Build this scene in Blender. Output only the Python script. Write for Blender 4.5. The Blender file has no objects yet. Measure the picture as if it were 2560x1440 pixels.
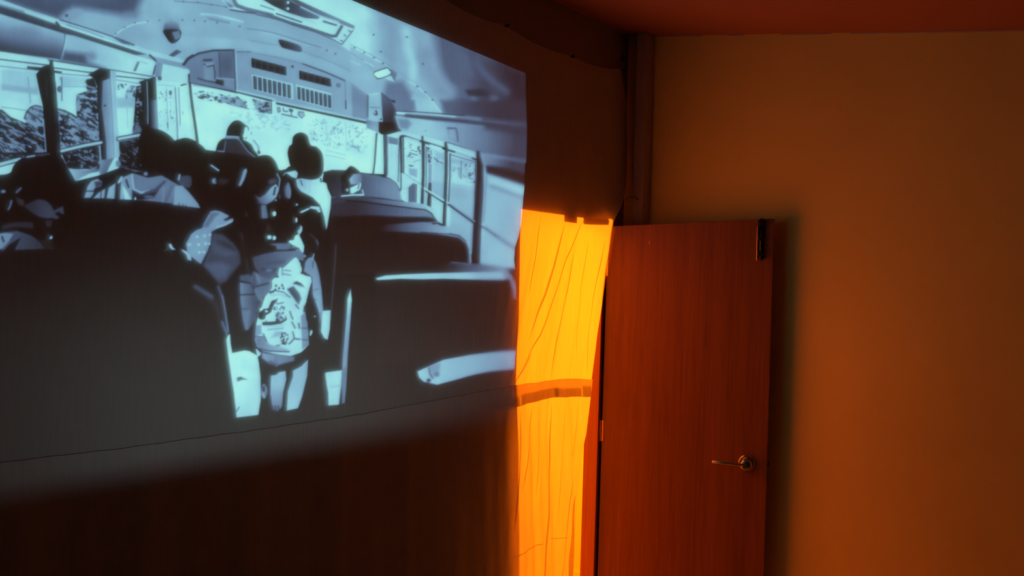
import bpy, bmesh, math, random
import numpy as np
from mathutils import Matrix, Vector

scene = bpy.context.scene
COL = scene.collection

# ---------------------------------------------------------------- camera
FPX = 3000.0                                   # focal length in pixels of a 2560 px wide frame
CAM = np.array([2.532, -5.189, 1.744])
_y, _r = math.radians(30.0), 0.03              # turned 30 degrees left of the corridor axis, slight roll
FWD = np.array([-math.sin(_y), math.cos(_y), 0.0])
_rt = np.array([math.cos(_y), math.sin(_y), 0.0]); _up = np.array([0.0, 0.0, 1.0])
RGT = math.cos(_r) * _rt + math.sin(_r) * _up
UPV = -math.sin(_r) * _rt + math.cos(_r) * _up
cam_data = bpy.data.cameras.new('camera'); cam_data.sensor_width = 36.0
cam_data.lens = FPX / 2560.0 * 36.0; cam_data.clip_start = 0.05
cam = bpy.data.objects.new('camera', cam_data); COL.objects.link(cam)
cam.matrix_world = Matrix(((RGT[0], UPV[0], -FWD[0], CAM[0]), (RGT[1], UPV[1], -FWD[1], CAM[1]), (RGT[2], UPV[2], -FWD[2], CAM[2]), (0, 0, 0, 1)))
scene.camera = cam

# ---------------------------------------------------------------- world, lamps, exposure
world = bpy.data.worlds.new('world'); scene.world = world; world.use_nodes = True
world.node_tree.nodes['Background'].inputs['Color'].default_value = (0.01, 0.008, 0.006, 1)
world.node_tree.nodes['Background'].inputs['Strength'].default_value = 0.0
LAMP_POWER = 570.0
lamp = bpy.data.lights.new('room_lamp', 'POINT'); lamp.energy = LAMP_POWER; lamp.color = (1.0, 0.182, 0.003); lamp.shadow_soft_size = 0.10
lo = bpy.data.objects.new('room_lamp', lamp); COL.objects.link(lo); lo.location = (-1.55, 0.10, 1.80)   # lamp of the room behind the doorway
scene.view_settings.view_transform = 'Standard'; scene.view_settings.look = 'None'
scene.view_settings.exposure = 0.0; scene.view_settings.gamma = 1.0; scene.view_settings.use_curve_mapping = False

# ---------------------------------------------------------------- helpers
def link(name, me, mat=None, parent=None, label=None, cat=None, kind=None, group=None):
    o = bpy.data.objects.new(name, me); COL.objects.link(o)
    if mat is not None and me is not None:
        me.materials.append(mat)
    if parent is not None:
        o.parent = parent
    for k, v in (('label', label), ('category', cat), ('kind', kind), ('group', group)):
        if v:
            o[k] = v
    return o

def done(bm, name, bevel=0.0, smooth=False):
    if bevel:
        bmesh.ops.bevel(bm, geom=bm.edges[:], offset=bevel, segments=2, affect='EDGES', profile=0.6)
    bmesh.ops.recalc_face_normals(bm, faces=bm.faces)
    me = bpy.data.meshes.new(name); bm.to_mesh(me); bm.free()
    if smooth:
        for p in me.polygons:
            p.use_smooth = True
    return me

def box(bm, a, b):
    r = bmesh.ops.create_cube(bm, size=1.0)
    for v in r['verts']:
        v.co = Vector([a[i] + (v.co[i] + 0.5) * (b[i] - a[i]) for i in range(3)])
    return r['verts']

def tube(bm, pts, rad, n=14, cap=True):
    rings = []
    for i, p in enumerate(pts):
        p = Vector(p)
        t = (Vector(pts[min(i + 1, len(pts) - 1)]) - Vector(pts[max(i - 1, 0)])).normalized()
        q = t.cross(Vector((0, 0, 1)))
        if q.length < 0.1:
            q = t.cross(Vector((1, 0, 0)))
        q.normalize(); w = q.cross(t)
        r = rad[i] if isinstance(rad, (list, tuple)) else rad
        rings.append([bm.verts.new(p + (q * math.cos(k * 2 * math.pi / n) + w * math.sin(k * 2 * math.pi / n)) * r) for k in range(n)])
    for a, b in zip(rings, rings[1:]):
        for k in range(n):
            bm.faces.new((a[k], a[(k + 1) % n], b[(k + 1) % n], b[k]))
    if cap:
        bm.faces.new(rings[0][::-1]); bm.faces.new(rings[-1])

def ray_to(px, py, axis, val):
    """point of the photograph's line of sight on the plane <axis> = val"""
    d = FWD + (px - 1280) / FPX * RGT - (py - 720) / FPX * UPV
    return CAM + (val - CAM[axis]) / d[axis] * d

# ---------------------------------------------------------------- materials
def material(name):
    m = bpy.data.materials.new(name); m.use_nodes = True
    nt = m.node_tree
    return m, nt, nt.nodes['Principled BSDF'], nt.nodes['Material Output']

def plaster(name, col, rough=0.85, bump=0.10, scale=9.0, var=0.06):
    m, nt, b, out = material(name); N, L = nt.nodes, nt.links
    tc = N.new('ShaderNodeTexCoord'); n1 = N.new('ShaderNodeTexNoise'); n1.inputs['Scale'].default_value = scale; n1.inputs['Detail'].default_value = 6
    L.new(tc.outputs['Object'], n1.inputs['Vector'])
    n2 = N.new('ShaderNodeTexNoise'); n2.inputs['Scale'].default_value = 1.6; n2.inputs['Detail'].default_value = 3; L.new(tc.outputs['Object'], n2.inputs['Vector'])
    rp = N.new('ShaderNodeValToRGB'); rp.color_ramp.elements[0].position = 0.3; rp.color_ramp.elements[1].position = 0.7
    rp.color_ramp.elements[0].color = tuple(c * (1 - var) for c in col) + (1,); rp.color_ramp.elements[1].color = tuple(min(1, c * (1 + var)) for c in col) + (1,)
    L.new(n2.outputs['Fac'], rp.inputs['Fac']); L.new(rp.outputs['Color'], b.inputs['Base Color'])
    b.inputs['Roughness'].default_value = rough; b.inputs['Specular IOR Level'].default_value = 0.25
    bp = N.new('ShaderNodeBump'); bp.inputs['Strength'].default_value = bump; bp.inputs['Distance'].default_value = 0.02
    L.new(n1.outputs['Fac'], bp.inputs['Height']); L.new(bp.outputs['Normal'], b.inputs['Normal'])
    return m

def timber(name, dark, light, rough=0.4, scale=1.0, coat=0.0):
    m, nt, b, out = material(name); N, L = nt.nodes, nt.links
    tc = N.new('ShaderNodeTexCoord'); mp = N.new('ShaderNodeMapping'); mp.inputs['Scale'].default_value = (26 * scale, 26 * scale, 0.9 * scale)
    L.new(tc.outputs['Object'], mp.inputs['Vector'])
    n0 = N.new('ShaderNodeTexNoise'); n0.inputs['Scale'].default_value = 0.6; n0.inputs['Detail'].default_value = 2; L.new(mp.outputs['Vector'], n0.inputs['Vector'])
    n1 = N.new('ShaderNodeTexNoise'); n1.inputs['Scale'].default_value = 3.2; n1.inputs['Detail'].default_value = 8; n1.inputs['Distortion'].default_value = 0.6
    L.new(mp.outputs['Vector'], n1.inputs['Vector'])
    mx = N.new('ShaderNodeMix'); mx.data_type = 'FLOAT'; mx.inputs[0].default_value = 0.6; L.new(n0.outputs['Fac'], mx.inputs[2]); L.new(n1.outputs['Fac'], mx.inputs[3])
    rp = N.new('ShaderNodeValToRGB'); rp.color_ramp.elements[0].position = 0.32; rp.color_ramp.elements[1].position = 0.68
    rp.color_ramp.elements[0].color = dark + (1,); rp.color_ramp.elements[1].color = light + (1,)
    L.new(mx.outputs[0], rp.inputs['Fac']); L.new(rp.outputs['Color'], b.inputs['Base Color'])
    b.inputs['Roughness'].default_value = rough; b.inputs['Coat Weight'].default_value = coat; b.inputs['Coat Roughness'].default_value = 0.25
    bp = N.new('ShaderNodeBump'); bp.inputs['Strength'].default_value = 0.06; bp.inputs['Distance'].default_value = 0.002
    L.new(n1.outputs['Fac'], bp.inputs['Height']); L.new(bp.outputs['Normal'], b.inputs['Normal'])
    return m

def metal(name, col, rough=0.25, metallic=1.0):
    m, nt, b, out = material(name); N, L = nt.nodes, nt.links
    n = N.new('ShaderNodeTexNoise'); n.inputs['Scale'].default_value = 60; n.inputs['Detail'].default_value = 3
    r = N.new('ShaderNodeMapRange'); r.inputs['To Min'].default_value = rough * 0.8; r.inputs['To Max'].default_value = rough * 1.3
    L.new(n.outputs['Fac'], r.inputs['Value']); L.new(r.outputs['Result'], b.inputs['Roughness'])
    b.inputs['Base Color'].default_value = col + (1,); b.inputs['Metallic'].default_value = metallic
    return m

def cloth(name, col, thru):
    m, nt, b, out = material(name); N, L = nt.nodes, nt.links
    N.remove(b)
    tc = N.new('ShaderNodeTexCoord'); mp = N.new('ShaderNodeMapping'); mp.inputs['Scale'].default_value = (1, 38, 5); L.new(tc.outputs['Object'], mp.inputs['Vector'])
    n = N.new('ShaderNodeTexNoise'); n.inputs['Scale'].default_value = 2.0; n.inputs['Detail'].default_value = 7; L.new(mp.outputs['Vector'], n.inputs['Vector'])
    rp = N.new('ShaderNodeValToRGB'); rp.color_ramp.elements[0].position = 0.25; rp.color_ramp.elements[1].position = 0.75
    rp.color_ramp.elements[0].color = tuple(c * 0.90 for c in col) + (1,); rp.color_ramp.elements[1].color = col + (1,)
    L.new(n.outputs['Fac'], rp.inputs['Fac'])
    d = N.new('ShaderNodeBsdfDiffuse'); t = N.new('ShaderNodeBsdfTranslucent'); mx = N.new('ShaderNodeMixShader'); mx.inputs[0].default_value = thru
    bp = N.new('ShaderNodeBump'); bp.inputs['Strength'].default_value = 0.10; bp.inputs['Distance'].default_value = 0.004
    L.new(n.outputs['Fac'], bp.inputs['Height'])
    for s in (d, t):
        L.new(rp.outputs['Color'], s.inputs['Color']); L.new(bp.outputs['Normal'], s.inputs['Normal'])
    L.new(d.outputs[0], mx.inputs[1]); L.new(t.outputs[0], mx.inputs[2]); L.new(mx.outputs[0], out.inputs['Surface'])
    return m

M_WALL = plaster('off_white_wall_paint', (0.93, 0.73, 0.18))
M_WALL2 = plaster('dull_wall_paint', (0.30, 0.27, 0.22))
M_WALL3 = plaster('pale_yellow_paint', (0.60, 0.50, 0.20))
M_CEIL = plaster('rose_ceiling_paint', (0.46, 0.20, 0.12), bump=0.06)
M_FLOOR = plaster('grey_floor', (0.20, 0.18, 0.16), rough=0.5)
M_DOOR = timber('red_brown_veneer', (0.19, 0.066, 0.014), (0.31, 0.122, 0.028), 0.36, 1.0, 0.2)
M_FRAME = timber('stained_door_frame', (0.30, 0.095, 0.030), (0.45, 0.16, 0.05), 0.45)
M_POST = plaster('painted_post', (0.52, 0.46, 0.38), var=0.1)
M_CLOTH = cloth('thin_white_sheet', (0.86, 0.83, 0.78), 0.46)
M_STEEL = metal('satin_nickel', (0.62, 0.56, 0.48), 0.22)
M_BLACK = metal('blackened_steel', (0.05, 0.045, 0.04), 0.38)
M_BRASS = metal('dull_brass', (0.80, 0.50, 0.22), 0.35)
M_NAIL = metal('rusty_nail', (0.05, 0.03, 0.025), 0.6, 0.6)
M_THREAD = plaster('dark_thread', (0.07, 0.05, 0.04))
M_GROUT = plaster('ceiling_filler', (0.55, 0.42, 0.30))

# ---------------------------------------------------------------- the room
YW, HEAD, OPEN_L, OPEN_R = 0.292, 2.09, -0.825, 0.0      # far wall, doorway head and sides
RX, RY = 4.7, -6.9
def ceil_z(x):
    return 3.022 - 0.064 * x

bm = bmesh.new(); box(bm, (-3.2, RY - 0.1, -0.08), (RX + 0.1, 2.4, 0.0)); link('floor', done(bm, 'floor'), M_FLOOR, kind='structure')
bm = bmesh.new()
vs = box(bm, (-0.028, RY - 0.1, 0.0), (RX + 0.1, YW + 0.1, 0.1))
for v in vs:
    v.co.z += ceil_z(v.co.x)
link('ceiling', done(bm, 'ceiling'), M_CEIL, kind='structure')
bm = bmesh.new()
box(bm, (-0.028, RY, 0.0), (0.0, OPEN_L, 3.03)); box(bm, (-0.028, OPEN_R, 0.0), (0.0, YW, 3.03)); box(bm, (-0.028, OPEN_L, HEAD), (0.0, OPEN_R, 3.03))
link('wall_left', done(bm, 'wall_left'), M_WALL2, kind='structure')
bm = bmesh.new(); vs = box(bm, (-0.028, YW, 0.0), (RX, YW + 0.1, 3.03))
for v in vs:
    if v.co.z > 1:
        v.co.z = ceil_z(v.co.x) + 0.005
link('wall_right', done(bm, 'wall_right'), M_WALL, kind='structure')
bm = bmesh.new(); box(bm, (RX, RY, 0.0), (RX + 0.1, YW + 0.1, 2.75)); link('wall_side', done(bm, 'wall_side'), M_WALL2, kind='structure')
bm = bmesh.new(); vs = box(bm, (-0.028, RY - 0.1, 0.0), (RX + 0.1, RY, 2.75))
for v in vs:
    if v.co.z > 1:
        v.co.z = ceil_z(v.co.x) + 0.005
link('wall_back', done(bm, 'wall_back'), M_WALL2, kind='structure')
# the lit room beyond the doorway
YB = 1.3
for nm, a, b in (('wall_beyond_right', (-3.2, YB, 0.0), (-0.028, YB + 0.1, 2.7)), ('wall_beyond_left', (-3.2, -2.4, 0.0), (-0.028, -2.3, 2.7)), ('wall_beyond_back', (-3.2, -2.3, 0.0), (-3.1, YB, 2.7)),
                 ('ceiling_beyond', (-3.2, -2.4, 2.7), (-0.028, YB + 0.1, 2.8)), ('wall_beyond_near', (-0.028, YW + 0.1, 0.0), (0.05, YB + 0.1, 2.8))):
    bm = bmesh.new(); box(bm, a, b); link(nm, done(bm, nm), M_WALL3, kind='structure')
bm = bmesh.new(); box(bm, (-3.1, YB - 0.014, 0.0), (-0.028, YB, 0.050)); link('baseboard_beyond', done(bm, 'baseboard_beyond', 0.004), M_WALL3, kind='structure')

# door frame lining the opening
fr = link('trim_1', None, kind='structure', label='stained wooden frame lining the doorway behind the sheet', cat='door frame')
for nm, a, b in (('side_jamb', (-0.028, OPEN_R - 0.022, 0.0), (0.045, OPEN_R + 0.0, HEAD)), ('side_jamb', (-0.028, OPEN_L, 0.0), (0.012, OPEN_L + 0.022, HEAD)), ('head_jamb', (-0.028, OPEN_L, HEAD - 0.02), (0.012, OPEN_R, HEAD))):
    bm = bmesh.new(); box(bm, a, b); link(nm, done(bm, nm, 0.002), M_FRAME, fr)
for y0, y1 in ((-0.42, -0.30), (-0.235, -0.055)):      # two short battens under the head press on the cloth
    bm = bmesh.new(); box(bm, (0.004, y0, HEAD - 0.046), (0.024, y1, HEAD - 0.018)); link('batten', done(bm, 'batten', 0.002), M_FRAME, fr)

# painted post standing in the corner
bm = bmesh.new(); box(bm, (0.085, YW - 0.085, 0.0), (0.140, YW, ceil_z(0.14)))
link('trim_2', done(bm, 'trim_2', 0.004), M_POST, kind='structure')
# rough filler along the joint of far wall and ceiling, broken in places
random.seed(4)
for x0, x1 in ((0.16, 0.40), (0.52, 0.60), (0.78, 1.02), (1.10, 2.6)):
    bm = bmesh.new(); n = int((x1 - x0) / 0.03) + 3
    pts = []; rad = []
    for i in range(n):
        x = x0 + (x1 - x0) * i / (n - 1)
        pts.append((x, YW - 0.001, ceil_z(x) - 0.002)); rad.append(0.0015 if i in (0, n - 1) else 0.003 + random.random() * 0.004)
    tube(bm, pts, rad, 6); link('trim_3', done(bm, 'trim_3', smooth=True), M_GROUT, kind='structure')

# ---------------------------------------------------------------- door, standing open
DW, DT, DA = 0.785, 0.036, math.radians(14.0)
door = link('door_1', None, kind='structure', label='red-brown wooden door standing open against the orange wall', cat='door')
door.location = (0.046, 0.004, 0.0); door.rotation_euler = (0, 0, DA)
def dtop(x):
    return 2.052 + 0.048 * x / DW
bm = bmesh.new(); vs = box(bm, (0.006, 0.0, 0.012), (DW, DT, 2.0))
for v in vs:
    if v.co.z > 1:
        v.co.z = dtop(v.co.x)
leaf = link('door_leaf', done(bm, 'door_leaf', 0.0025), M_DOOR, door)
HX, HZ = DW - 0.092, 0.968
bm = bmesh.new()
tube(bm, [(HX, 0.001, HZ), (HX, -0.006, HZ), (HX, -0.009, HZ)], [0.039, 0.039, 0.034], 36); rose = link('handle_rose', done(bm, 'handle_rose', smooth=False), M_STEEL, door)
for p in rose.data.polygons:
    p.use_smooth = len(p.vertices) == 4
bm = bmesh.new()
tube(bm, [(HX, -0.008, HZ - 0.004), (HX, -0.040, HZ - 0.004), (HX, -0.048, HZ - 0.004), (HX, -0.054, HZ - 0.004)], [0.014, 0.016, 0.029, 0.021], 28); link('handle_hub', done(bm, 'handle_hub', smooth=True), M_STEEL, door, label='rounded metal hub of the lever handle')
bm = bmesh.new()
tube(bm, [(HX, -0.046, HZ - 0.004), (HX - 0.03, -0.047, HZ - 0.004), (HX - 0.09, -0.046, HZ - 0.001), (HX - 0.152, -0.045, HZ + 0.001), (HX - 0.155, -0.045, HZ + 0.001)], [0.0095, 0.0085, 0.0080, 0.0078, 0.006], 16)
link('handle_lever', done(bm, 'handle_lever', smooth=True), M_STEEL, door, label='slim straight metal lever')
bm = bmesh.new(); box(bm, (DW - 0.0005, 0.007, HZ - 0.085), (DW + 0.0012, 0.029, HZ + 0.085)); link('latch_plate', done(bm, 'latch_plate'), M_STEEL, door)
bm = bmesh.new(); box(bm, (DW, 0.010, HZ - 0.012), (DW + 0.009, 0.025, HZ + 0.012)); link('latch_bolt', done(bm, 'latch_bolt', 0.002), M_STEEL, door)
# slide bolt at the top of the free edge
bx = DW - 0.058
bolt = link('slide_bolt', None, parent=door, label='narrow black slide bolt near the top corner')
bm = bmesh.new(); box(bm, (bx - 0.016, -0.004, 1.915), (bx + 0.016, 0.001, 2.093)); link('bolt_plate', done(bm, 'bolt_plate', 0.0012), M_BLACK, bolt)
bm = bmesh.new(); tube(bm, [(bx + 0.002, -0.012, 1.905), (bx + 0.002, -0.012, 2.098)], 0.0075, 14); link('bolt_rod', done(bm, 'bolt_rod', smooth=True), M_BLACK, bolt)
for z in (1.935, 2.005, 2.072):
    bm = bmesh.new(); box(bm, (bx - 0.011, -0.022, z - 0.009), (bx + 0.015, -0.003, z + 0.009)); link('bolt_guide', done(bm, 'bolt_guide', 0.003), M_BLACK, bolt)
bm = bmesh.new(); tube(bm, [(bx - 0.0165, -0.0035, 1.905), (bx - 0.0175, -0.004, 2.02), (bx - 0.0165, -0.0035, 2.06)], 0.0016, 6); link('bolt_edge', done(bm, 'bolt_edge'), M_BRASS, bolt)
# hinges
for z in (1.865, 1.075, 0.22):
    h = link('hinge', None, parent=door)
    bm = bmesh.new(); box(bm, (0.0015, -0.0008, z - 0.05), (0.0125, 0.0302, z + 0.05)); link('hinge_leaf', done(bm, 'hinge_leaf'), M_BRASS, h)
    bm = bmesh.new(); tube(bm, [(0.0005, -0.005, z - 0.05), (0.0005, -0.005, z + 0.05)], 0.0048, 12); link('hinge_barrel', done(bm, 'hinge_barrel', smooth=True), M_BRASS, h)
bm = bmesh.new(); box(bm, (0.207, -0.0008, 1.972), (0.2095, 0.001, 1.985)); link('paint_fleck', done(bm, 'paint_fleck'), M_WALL, door, label='tiny pale fleck on the veneer')

# ---------------------------------------------------------------- the hung sheets
XS = 0.045
def wob(a, k, s):
    return math.sin(a * k + s)
def base_x(y, z):
    """how far the cloth hangs off the wall"""
    near = math.exp(-((y + 0.35) / 0.75) ** 2)
    f = XS + 0.0022 * wob(y, 5.1, 0.4 + 0.5 * z) + 0.0012 * wob(y, 13.0, 1.1 + 0.3 * z)
    if z > 2.1:
        f = 0.012 + (f - 0.012) * max(0.0, min(1.0, (2.86 - z) / 0.7)) ** 0.7
    if y < 0.1 and z < HEAD:      # slack over the doorway: slanting creases that fan out from the nails
        q = y - 0.30 * (z - 1.6)
        f += near * (0.0050 * wob(q, 21.0, 0.5) + 0.0028 * wob(q, 47.0, 2.0 + z) + 0.0016 * wob(q, 83.0, 1.0)) * min(1.0, (HEAD - z) / 0.25)
    if z > HEAD:
        q = y + 0.18 * (z - 2.3)
        f += near * 0.0035 * (wob(q, 17.0, 1.0) + 0.6 * wob(q, 39.0, 0.0)) * min(1.0, (z - HEAD) / 0.2) * max(0.0, min(1.0, (2.80 - z) / 0.3))
    if z < 1.34:
        d = 1.34 - z
        fold = 0.75 * wob(y, 15.0, 0.2 + 0.4 * z) + 0.5 * wob(y, 31.0, 1.7) + 0.25 * wob(y, 66.0, 0.3 + z)
        f += d * 0.075 * math.exp(-((y + 0.6) / 0.9) ** 2) + min(1.0, d / 0.25) * 0.0125 * fold * (0.45 + 0.55 * math.exp(-((y + 0.5) / 0.9) ** 2))
    return max(f, 0.010)

def on_cloth(px, py, off=0.0):
    p = ray_to(px, py, 0, XS)
    for _ in range(5):
        p = ray_to(px, py, 0, base_x(p[1], p[2]) + off)
    return p
def edge_of(px_pts, upper):
    out = []
    for px, py in px_pts:
        p = on_cloth(px, py)
        if p[1] > -0.02 and p[2] < 2.10:
            p = ray_to(px, py, 1, -0.02)
        if p[1] > 0.25:
            p[1] = 0.25
        out.append((p[2], p[1], p[0]))
    out.sort()
    return np.array(out)
UE = edge_of([(1552, 172), (1561, 225), (1567, 260), (1565, 290), (1568, 330), (1568, 400), (1566, 450), (1561, 490), (1554, 515), (1535, 552), (1527, 600), (1518, 665), (1507, 750), (1493, 838), (1488, 880), (1479, 950), (1474, 1003)], True)
LE = edge_of([(1480, 945), (1476, 985), (1467, 1060), (1460, 1100), (1450, 1160), (1442, 1240), (1438, 1300), (1435, 1350), (1430, 1440), (1426, 1600), (1424, 1760)], False)
def sheet_mesh(name, edge, zs_of, ncol, nrow, off, yl=-4.7):
    V = []; Fc = []
    for j in range(nrow + 1):
        t = j / nrow
        for i in range(ncol + 1):
            s = i / ncol
            s = 1 - (1 - s) ** 1.9
            z0 = zs_of(0.0, t)
            yr = np.interp(z0, edge[:, 0], edge[:, 1]); y = yl + (yr - yl) * s
            z = zs_of(y, t)
            yr = np.interp(z, edge[:, 0], edge[:, 1]); xr = np.interp(z, edge[:, 0], edge[:, 2])
            y = yl + (yr - yl) * s
            x = base_x(y, z) + off
            x += max(0.0, xr - base_x(yr, z)) * math.exp(-((yr - y) / 0.13) ** 2)
            V.append((x, y, z))
    for j in range(nrow):
        for i in range(ncol):
            a = j * (ncol + 1) + i
            Fc.append((a, a + 1, a + ncol + 2, a + ncol + 1))
    me = bpy.data.meshes.new(name); me.from_pydata(V, [], Fc); me.update()
    me.polygons.foreach_set('use_smooth', [True] * len(me.polygons))
    return me

NAILS = [(1260, 66), (1424, 143), (1552, 176)]
NP = [ray_to(px, py, 0, 0.014) for px, py in NAILS]
def top_z(y):
    ks = [(-4.8, 2.83), (-2.3, 2.84), (-1.45, 2.835)] + [(p[1], p[2] + 0.006) for p in NP] + [(0.40, NP[2][2] - 0.03)]
    z = np.interp(y, [k[0] for k in ks], [k[1] for k in ks])
    for a, b in zip(ks, ks[1:]):       # the hem sags between the nails
        if a[0] < y < b[0]:
            u = (y - a[0]) / (b[0] - a[0]); z -= 0.018 * 4 * u * (1 - u) * min(1.0, (b[0] - a[0]) / 0.5)
    return float(z)
def trace(px_pts):
    q = np.array([on_cloth(*p)[1:] for p in px_pts])
    return q[np.argsort(q[:, 0])]
T_LOW = trace([(0, 1222), (600, 1126), (1000, 1062), (1283, 1019), (1297, 1014), (1340, 1004), (1372, 994), (1390, 991.5), (1455, 991.5), (1478, 991)])
T_LAP = trace([(0, 1155), (270, 1124), (640, 1074), (900, 1035), (1200, 978), (1283, 963), (1330, 957), (1370, 951), (1420, 946), (1455, 947), (1478, 949)])
def low_z(y):      # lower hem of the upper sheet
    return float(np.interp(y, T_LOW[:, 0], T_LOW[:, 1])) + 0.0015 * math.sin(y * 17)
def lap_z(y):      # upper edge of the lower sheet
    return float(np.interp(y, T_LAP[:, 0], T_LAP[:, 1])) + 0.0006 * math.sin(y * 41) + 0.0004 * math.sin(y * 97)

upper = link('upper_sheet', sheet_mesh('upper_sheet', UE, lambda y, t: low_z(y) + (top_z(y) - low_z(y)) * t, 300, 150, 0.0), M_CLOTH,
             label='upper white cloth sheet nailed along the top of the left wall', cat='sheet')
# turned-up hem along its lower edge: short lengths of doubled cloth
for y0, y1, h in ((-4.69, -0.800, 0.042), (-0.785, -0.44, 0.044), (-0.475, -0.205, 0.040), (-0.195, -0.118, 0.052)):
    n = max(6, int((y1 - y0) / 0.02)); V = []; Fc = []
    for i in range(n + 1):
        y = y0 + (y1 - y0) * i / n
        for z in (low_z(y) + 0.001, low_z(y) + h):
            V.append((base_x(y, z) - 0.0025, y, z))
    for i in range(n):
        Fc.append((2 * i, 2 * i + 2, 2 * i + 3, 2 * i + 1))
    me = bpy.data.meshes.new('hem'); me.from_pydata(V, [], Fc); me.update(); link('hem', me, M_CLOTH, upper)
lower = link('lower_sheet', sheet_mesh('lower_sheet', LE, lambda y, t: 0.015 + (lap_z(y) - 0.015) * t, 300, 90, 0.0035), M_CLOTH,
             label='lower white cloth sheet hanging to the floor below the overlap seam', cat='sheet')
# pleats, selvedge and stitching: narrow doubled strips of the same cloth
def strip(name, pts, wid, parent, off, taper=True):
    P = [on_cloth(*p) for p in pts]; Q = []
    for a, b in zip(P, P[1:]):
        for k in range(8):
            Q.append(a + (b - a) * k / 8)
    Q.append(P[-1]); V = []; n = len(Q)
    for i, q in enumerate(Q):
        t = Q[min(i + 1, n - 1)] - Q[max(i - 1, 0)]; t = t / np.linalg.norm(t); w = np.array([0, -t[2], t[1]])
        h = wid / 2 * (min(1.0, 0.15 + 5 * min(i, n - 1 - i) / n) if taper else 1.0)
        for sgn in (-1, 1):
            c = q + w * sgn * h
            V.append((base_x(c[1], c[2]) + off, c[1], c[2]))
    me = bpy.data.meshes.new(name); me.from_pydata(V, [], [(2 * i, 2 * i + 1, 2 * i + 3, 2 * i + 2) for i in range(n - 1)]); me.update()
    return link(name, me, M_CLOTH, parent)
for pts, w in (([(1458, 548), (1440, 592), (1417, 645), (1390, 730), (1350, 840), (1296, 945)], 0.008), ([(1412, 560), (1392, 640), (1362, 740), (1322, 850)], 0.012), ([(1352, 540), (1340, 640), (1322, 740)], 0.006),
               ([(1500, 600), (1488, 700), (1476, 800), (1468, 930)], 0.006), ([(1438, 620), (1420, 720), (1392, 850), (1378, 940)], 0.010), ([(1330, 880), (1308, 925), (1288, 955)], 0.008), ([(1470, 600), (1452, 720), (1440, 900)], 0.004)):
    strip('pleat', pts, w, upper, -0.0022)
for pts, w in (([(1378, 1010), (1376, 1150), (1371, 1290), (1361, 1440), (1356, 1600)], 0.010), ([(1443, 1005), (1436, 1100), (1424, 1250), (1404, 1440), (1396, 1600)], 0.006), ([(1330, 1012), (1322, 1120), (1306, 1230)], 0.006),
               ([(1350, 1020), (1346, 1120), (1338, 1240)], 0.004), ([(1300, 1030), (1298, 1180), (1294, 1330)], 0.008), ([(1410, 1010), (1404, 1150), (1396, 1300)], 0.003)):
    strip('pleat', pts, w, lower, 0.0012)
strip('pleat', [(1283, 1400), (1300, 1386), (1322, 1370), (1342, 1361), (1362, 1357)], 0.004, lower, 0.0012)
strip('pleat', [(1368, 1344), (1385, 1345), (1400, 1344), (1425, 1341)], 0.003, lower, 0.0012)
strip('selvedge', [(1437, 1240), (1431, 1320), (1426, 1400), (1424, 1500), (1422, 1640)], 0.030, lower, 0.0012)
bm = bmesh.new()
tube(bm, [(base_x(y, lap_z(y)) + 0.0095, y, lap_z(y) + 0.0005) for y in np.linspace(-4.6, -0.86, 190)], 0.0009, 5)
link('seam_thread', done(bm, 'seam_thread'), M_GROUT, lower, label='thin dark stitched line along the overlap')
# ---------------------------------------------------------------- projected picture
# A grey-level slide (0 black .. 1 white) drawn as traced outlines; PX0/PY0 is the slide origin.
PX0, PY0, PW, PH = -420, -420, 1790, 1720
slide = np.full((PH, PW), 0.05, np.float32)
S = 5.3333
A_, B_, C_, D_ = (0, 0), (440, 0), (880, 0), (0, 250)
E_, F_, G_, H_ = (440, 250), (880, 250), (0, 480), (440, 480)
I_, J_, K_, L_ = (880, 480), (440, 700), (880, 720), (440, 850)
P_ = None

def pts_of(t, pts):
    a = np.array(pts, np.float64)
    if t is None:
        return a - (PX0, PY0)
    return a / S + np.array(t) - (PX0, PY0)

def smooth_loop(a, n=5):
    p0, p1, p2, p3 = np.roll(a, 1, 0), a, np.roll(a, -1, 0), np.roll(a, -2, 0)
    out = []
    for k in range(n):
        u = k / n
        out.append(0.5 * ((2 * p1) + (p2 - p0) * u + (2 * p0 - 5 * p1 + 4 * p2 - p3) * u * u + (3 * p1 - p0 - 3 * p2 + p3) * u ** 3))
    return np.stack(out, 1).reshape(-1, 2)

def win(a, pad):
    x0 = max(0, int(a[:, 0].min() - pad)); x1 = min(PW, int(a[:, 0].max() + pad) + 2)
    y0 = max(0, int(a[:, 1].min() - pad)); y1 = min(PH, int(a[:, 1].max() + pad) + 2)
    if x1 <= x0 or y1 <= y0:
        return None
    yy, xx = np.mgrid[y0:y1, x0:x1].astype(np.float32)
    return x0, x1, y0, y1, xx, yy

def segdist(xx, yy, p, q):
    d = q - p; l2 = max(d @ d, 1e-9)
    t = np.clip(((xx - p[0]) * d[0] + (yy - p[1]) * d[1]) / l2, 0, 1)
    return (xx - p[0] - t * d[0]) ** 2 + (yy - p[1] - t * d[1]) ** 2

def rnd_noise(xx, yy, sx, sy, ang, seed):
    r = np.random.RandomState(seed); g = r.rand(128, 128).astype(np.float32)
    c, s = math.cos(ang), math.sin(ang)
    u = (xx * c + yy * s) / sx; v = (-xx * s + yy * c) / sy
    iu, iv = np.floor(u).astype(int), np.floor(v).astype(int)
    fu, fv = u - iu, v - iv
    fu = fu * fu * (3 - 2 * fu); fv = fv * fv * (3 - 2 * fv)
    G = lambda a, b: g[b % 128, a % 128]
    return (G(iu, iv) * (1 - fu) + G(iu + 1, iv) * fu) * (1 - fv) + (G(iu, iv + 1) * (1 - fu) + G(iu + 1, iv + 1) * fu) * fv

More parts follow.
